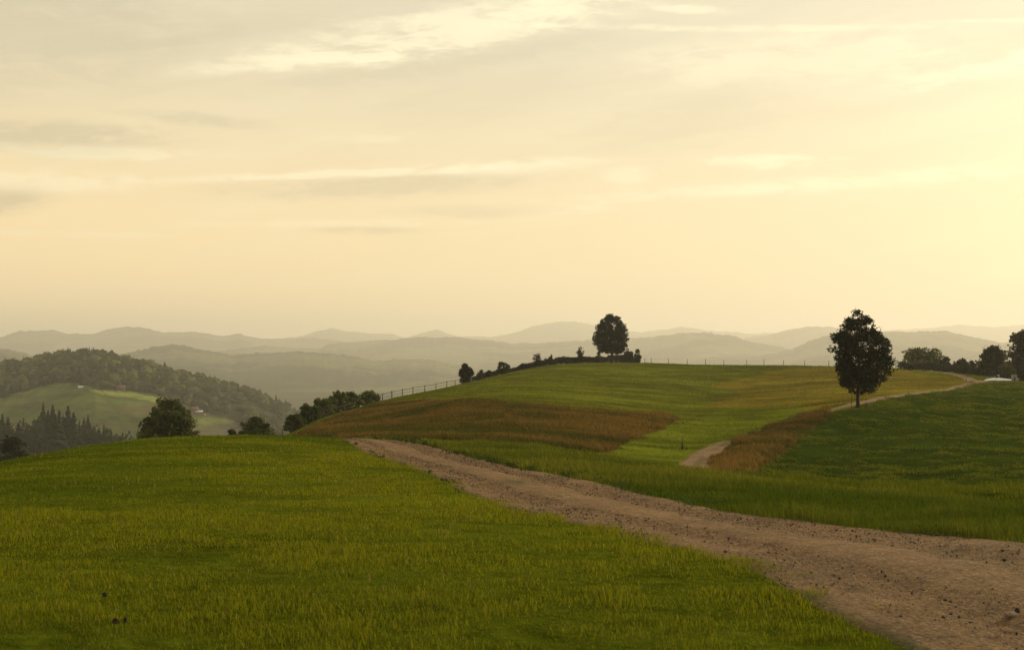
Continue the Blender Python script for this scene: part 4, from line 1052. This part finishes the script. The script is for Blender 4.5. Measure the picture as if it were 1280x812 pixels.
# ------------------------------------------------------------------ things beside the footpath
def tarpaulin():
    d = 208; x, y, z = place(1248, d)
    n, m = 46, 14; s = np.linspace(-1, 1, n); t = np.linspace(-1, 1, m)
    L, W = 2.15, 1.1
    V = []
    for a in s:
        wd = W * (1 - abs(a) ** 3) ** 0.6 + 0.02; hh = 0.30 * (1 - abs(a) ** 2.2) ** 0.8 * (1.12 - 0.25 * a) + 0.02
        for b in t:
            sag = 0.04 * math.sin(a * 17 + b * 3) * (1 - abs(b)) + 0.03 * math.sin(a * 9)
            V.append((a * L, b * wd, max(0.0, hh * (1 - abs(b) ** 2.4) + sag * (1 - abs(a))) + 0.05))
    V = np.array(V); f = grid_faces(n, m, False)
    top = tag(empty('covered_heap', (x, y, z), R(4)), 'low white sheeting covered heap lying beside the footpath fork', 'covered heap')
    mesh_np('sheeting', V, [f], M_white, top, None, True)
    mb = MB(); mb.box((-L * 0.86, -W * 0.8, -0.3), (L * 0.86, W * 0.8, 0.06)); mb.build('pallet_base', M_wood, top)
tarpaulin()
def post():
    d = 200; x, y, z = place(1267.5, d)
    root = tag(empty('stone_post', (x, y, z)), 'grey square stone post with a dark panel beside the white covered heap', 'post')
    mb = MB(); mb.box((-0.30, -0.25, -0.3), (0.30, 0.25, 0.98)); mb.box((-0.34, -0.29, 0.98), (0.34, 0.29, 1.07)); mb.build('pillar', M_stone, root)
    mb = MB(); mb.box((-0.13, -0.275, 0.18), (0.13, -0.252, 0.74)); mb.build('panel', M_darkbox, root)
post()
def rock(label, u, v, lo, hi, sx, sy, sz, seed, mat, name='stone', cat='stone', d=None, sink=0.25, n=3):
    import bmesh
    d = d or hit(u, v, lo, hi); x, y, z = place(u, d)
    bm = bmesh.new(); bmesh.ops.create_icosphere(bm, subdivisions=n, radius=1)
    r = np.random.default_rng(seed); off = r.uniform(0, 50, 3)
    for p in bm.verts:
        q = np.array(p.co); k = 1 + 0.45 * float(fbm(np.array([q[0] * 1.3 + off[0] + q[2]]), np.array([q[1] * 1.3 + off[1] - q[2] * 0.7]), 3, seed)[0])
        p.co = Vector((q[0] * sx * k, q[1] * sy * k, max(q[2], -0.6) * sz * k))
    me = bpy.data.meshes.new(name); bm.to_mesh(me); bm.free(); me.materials.append(mat)
    o = bpy.data.objects.new(name, me); o.location = (x, y, z + sz * (1 - 2 * sink) * 0.5); link(o)
    return tag(o, label, cat)
rock('small dark boulder on the grass edge between lone tree and footpath', 1083, 508.5, 80, 200, 0.24, 0.2, 0.28, 5, M_darkbox)
rock('pale flat stone lying on the dirt track near the right edge', 1262, 769, 6, 20, 0.05, 0.035, 0.022, 6, M_palestone)
rock('dark clod lying on the dirt track behind the pale flat stone', 1271, 764, 6, 20, 0.016, 0.014, 0.018, 7, M_soil, 'clod', 'clod')
rock('larger dark molehill in the near meadow grass', 144, 779, 6, 20, 0.024, 0.02, 0.030, 8, M_soil, 'molehill', 'molehill')
rock('small dark molehill right beside the larger one in the near meadow', 157, 778, 6, 20, 0.012, 0.012, 0.028, 9, M_soil, 'molehill', 'molehill')
rock('flat dark molehill farther off in the near meadow grass', 131, 745, 6, 20, 0.016, 0.016, 0.026, 10, M_soil, 'molehill', 'molehill')

# farmhouses on the far hill
def farmhouse(label, u, v, lo, hi, L, W, Hh, rz, wall, roof, ridge):
    ds = np.linspace(lo, hi, 400); zz = height(ds * (u - 640) / F, ds); vv = VH + (EYE - zz) / ds * F
    d = float(ds[np.argmin(np.abs(vv - v))]); x, y, z = place(u, d)
    root = tag(empty('farmhouse', (x, y, z), rz), label, 'farmhouse')
    mb = MB(); mb.box((-L / 2, -W / 2, -3), (L / 2, W / 2, Hh))
    mb.add([(-L / 2, -W / 2, Hh), (-L / 2, W / 2, Hh), (-L / 2, 0, Hh + ridge), (L / 2, -W / 2, Hh), (L / 2, W / 2, Hh), (L / 2, 0, Hh + ridge)], (), [[0, 2, 1], [3, 4, 5]])
    mb.build('wall', wall, root)
    e = 0.8; mb = MB()
    for sgn in (-1, 1):
        a = [(-L / 2 - e, sgn * (W / 2 + e), Hh - e * ridge / (W / 2)), (L / 2 + e, sgn * (W / 2 + e), Hh - e * ridge / (W / 2)), (L / 2 + e, 0, Hh + ridge), (-L / 2 - e, 0, Hh + ridge)]
        lo_ = [(p[0], p[1], p[2] + 0.05) for p in a]; up = [(p[0], p[1], p[2] + 0.35) for p in a]
        mb.add(lo_ + up, [[0, 1, 2, 3], [4, 5, 6, 7], [0, 1, 5, 4], [1, 2, 6, 5], [2, 3, 7, 6], [3, 0, 4, 7]])
    mb.build('roof', roof, root)
    for k in range(3):
        mb = MB(); cx = -L / 2 + L * (k + 0.5) / 3; mb.box((cx - 0.45, -W / 2 - 0.06, Hh * 0.4), (cx + 0.45, -W / 2 - 0.003, Hh * 0.75)); mb.build('window', M_glass, root)
farmhouse('farmhouse with a bright sheet roof and reddish walls beside the pale tall tree', 251, 518, 1130, 1530, 7, 5, 2.6, R(-8), M_wall, M_sheetroof, 0.8)
farmhouse('reddish farmhouse half hidden in trees left of the bright roofed one', 243, 516, 1130, 1530, 5.5, 5, 3.0, R(30), M_wall, M_browntiles, 2.2)
farmhouse('brown roofed farmhouse at the wood edge above the bright green strip', 151, 487.5, 1130, 1530, 7, 5, 2.0, R(5), M_brownwall, M_browntiles, 2.2)
farmhouse('small pale hut at the top of the far field below the round trees', 101, 485, 1130, 1530, 2.8, 2.2, 1.2, R(0), M_plaster, M_sheetroof, 0.6)

# loose gravel on the track
def gravel():
    r = np.random.default_rng(900); n = 52000
    x, y = sample_fan(n * 3, 380, 1500, 5, 56, 1.7)
    ok = inside(TRACK, x, y); x, y = x[ok][:n], y[ok][:n]; n = len(x)
    dist = np.sqrt(x * x + y * y)
    s = np.maximum(0.005, dist * 0.00045) * (0.5 + 0.75 * r.pareto(3.6, n)); s = np.minimum(s, 0.017)
    z = height(x, y) + s * 0.15 + 0.01
    octa = np.array([(1, 0, 0), (0, 1, 0), (-1, 0, 0), (0, -1, 0), (0, 0, 0.7), (0, 0, -0.7)], float)
    oi = np.array([(0, 1, 4), (1, 2, 4), (2, 3, 4), (3, 0, 4), (1, 0, 5), (2, 1, 5), (3, 2, 5), (0, 3, 5)])
    P = octa[None] * (1 + 0.35 * r.normal(size=(n, 6, 1))) * s[:, None, None]
    a = r.uniform(0, 6.28, n); c, sn = np.cos(a)[:, None], np.sin(a)[:, None]
    V = np.stack([x[:, None] + P[..., 0] * c - P[..., 1] * sn, y[:, None] + P[..., 0] * sn + P[..., 1] * c, z[:, None] + P[..., 2]], -1)
    lum = np.clip(r.lognormal(-0.25, 0.6, n), 0.22, 2.2)
    col = np.array([[0.16, 0.098, 0.050]]) * lum[:, None] * (1 + r.normal(0, 0.06, (n, 3)))
    m, t, b = material('gravel_stone'); t.links.new(vcol(t), b.inputs['Base Color']); b.inputs['Roughness'].default_value = 0.9
    o = mesh_np('gravel', V.reshape(-1, 3), [(np.arange(n)[:, None, None] * 6 + oi[None]).reshape(-1, 3)], m, None, np.repeat(np.clip(col, 0.01, 0.75), 6, 0))
    tag(o, 'loose gravel and clods scattered over the dirt track', 'gravel', kind='stuff')
gravel()

# leafy weeds that creep over the edges of the track
def weeds():
    r = np.random.default_rng(910); P = []
    for line, n, side, sp in ((track_r, 900, 1, 0.16), (track_l, 160, -1, 0.10)):
        q = resample(line, 900); q = q[(q[:, 1] > 6) & (q[:, 1] < 58)]
        k = r.integers(0, len(q), n); c = q[k] + r.normal(0, sp, (n, 2)) * [1.0, 0.6] + [side * 0.06, 0]
        keep = fbm(c[:, 0] / 0.9, c[:, 1] / 0.9, 3, 911) > (-0.08 if side > 0 else 0.05); P.append(c[keep])
    P = np.concatenate(P); n = len(P); m = 16
    R2 = np.hypot(P[:, 0], P[:, 1]); big = r.uniform(0.04, 0.12, n)
    th = r.uniform(0, 6.28, (n, m)); rad = np.sqrt(r.random((n, m))) * big[:, None]
    z0 = height(P[:, 0], P[:, 1])
    pos = np.stack([P[:, 0, None] + rad * np.cos(th), P[:, 1, None] + rad * np.sin(th), z0[:, None] + 0.01 + big[:, None] * r.random((n, m)) * 1.1], -1).reshape(-1, 3)
    nr = np.stack([np.cos(th), np.sin(th), np.ones((n, m))], -1).reshape(-1, 3) * 0.5
    v, t = leaf_cards(pos, nr, np.repeat(np.maximum(0.014, R2 * 0.0010), m) * r.uniform(0.6, 1.4, n * m), r)
    col = np.array([[0.050, 0.085, 0.012]]) * np.clip(np.repeat(r.normal(1, 0.3, n), m) * r.normal(1, 0.2, n * m), 0.35, 2)[:, None]
    o = mesh_np('weeds', v, [t], M_leaf, None, np.repeat(col, 4, 0)); tag(o, 'leafy low weeds creeping over both edges of the dirt track', 'weeds', kind='stuff')
weeds()

# ------------------------------------------------------------------ evening haze: one even volume over everything
def haze():
    mb = MB(); mb.box((-23000, -23000, -230), (23000, 23000, HAZE_TOP))
    m = bpy.data.materials.new('haze'); m.use_nodes = True; t = m.node_tree; t.nodes.clear()
    v = NODE(t, 'ShaderNodeVolumePrincipled'); v.inputs['Color'].default_value = (1.0, 0.98, 0.925, 1); v.inputs['Density'].default_value = HAZE
    v.inputs['Anisotropy'].default_value = 0.42
    out = NODE(t, 'ShaderNodeOutputMaterial'); t.links.new(v.outputs[0], out.inputs['Volume'])
    o = mb.build('haze', m); tag(o, 'thin golden evening haze filling the valleys', 'haze', kind='stuff')
HAZE = 0.000125; HAZE_TOP = 290
haze()
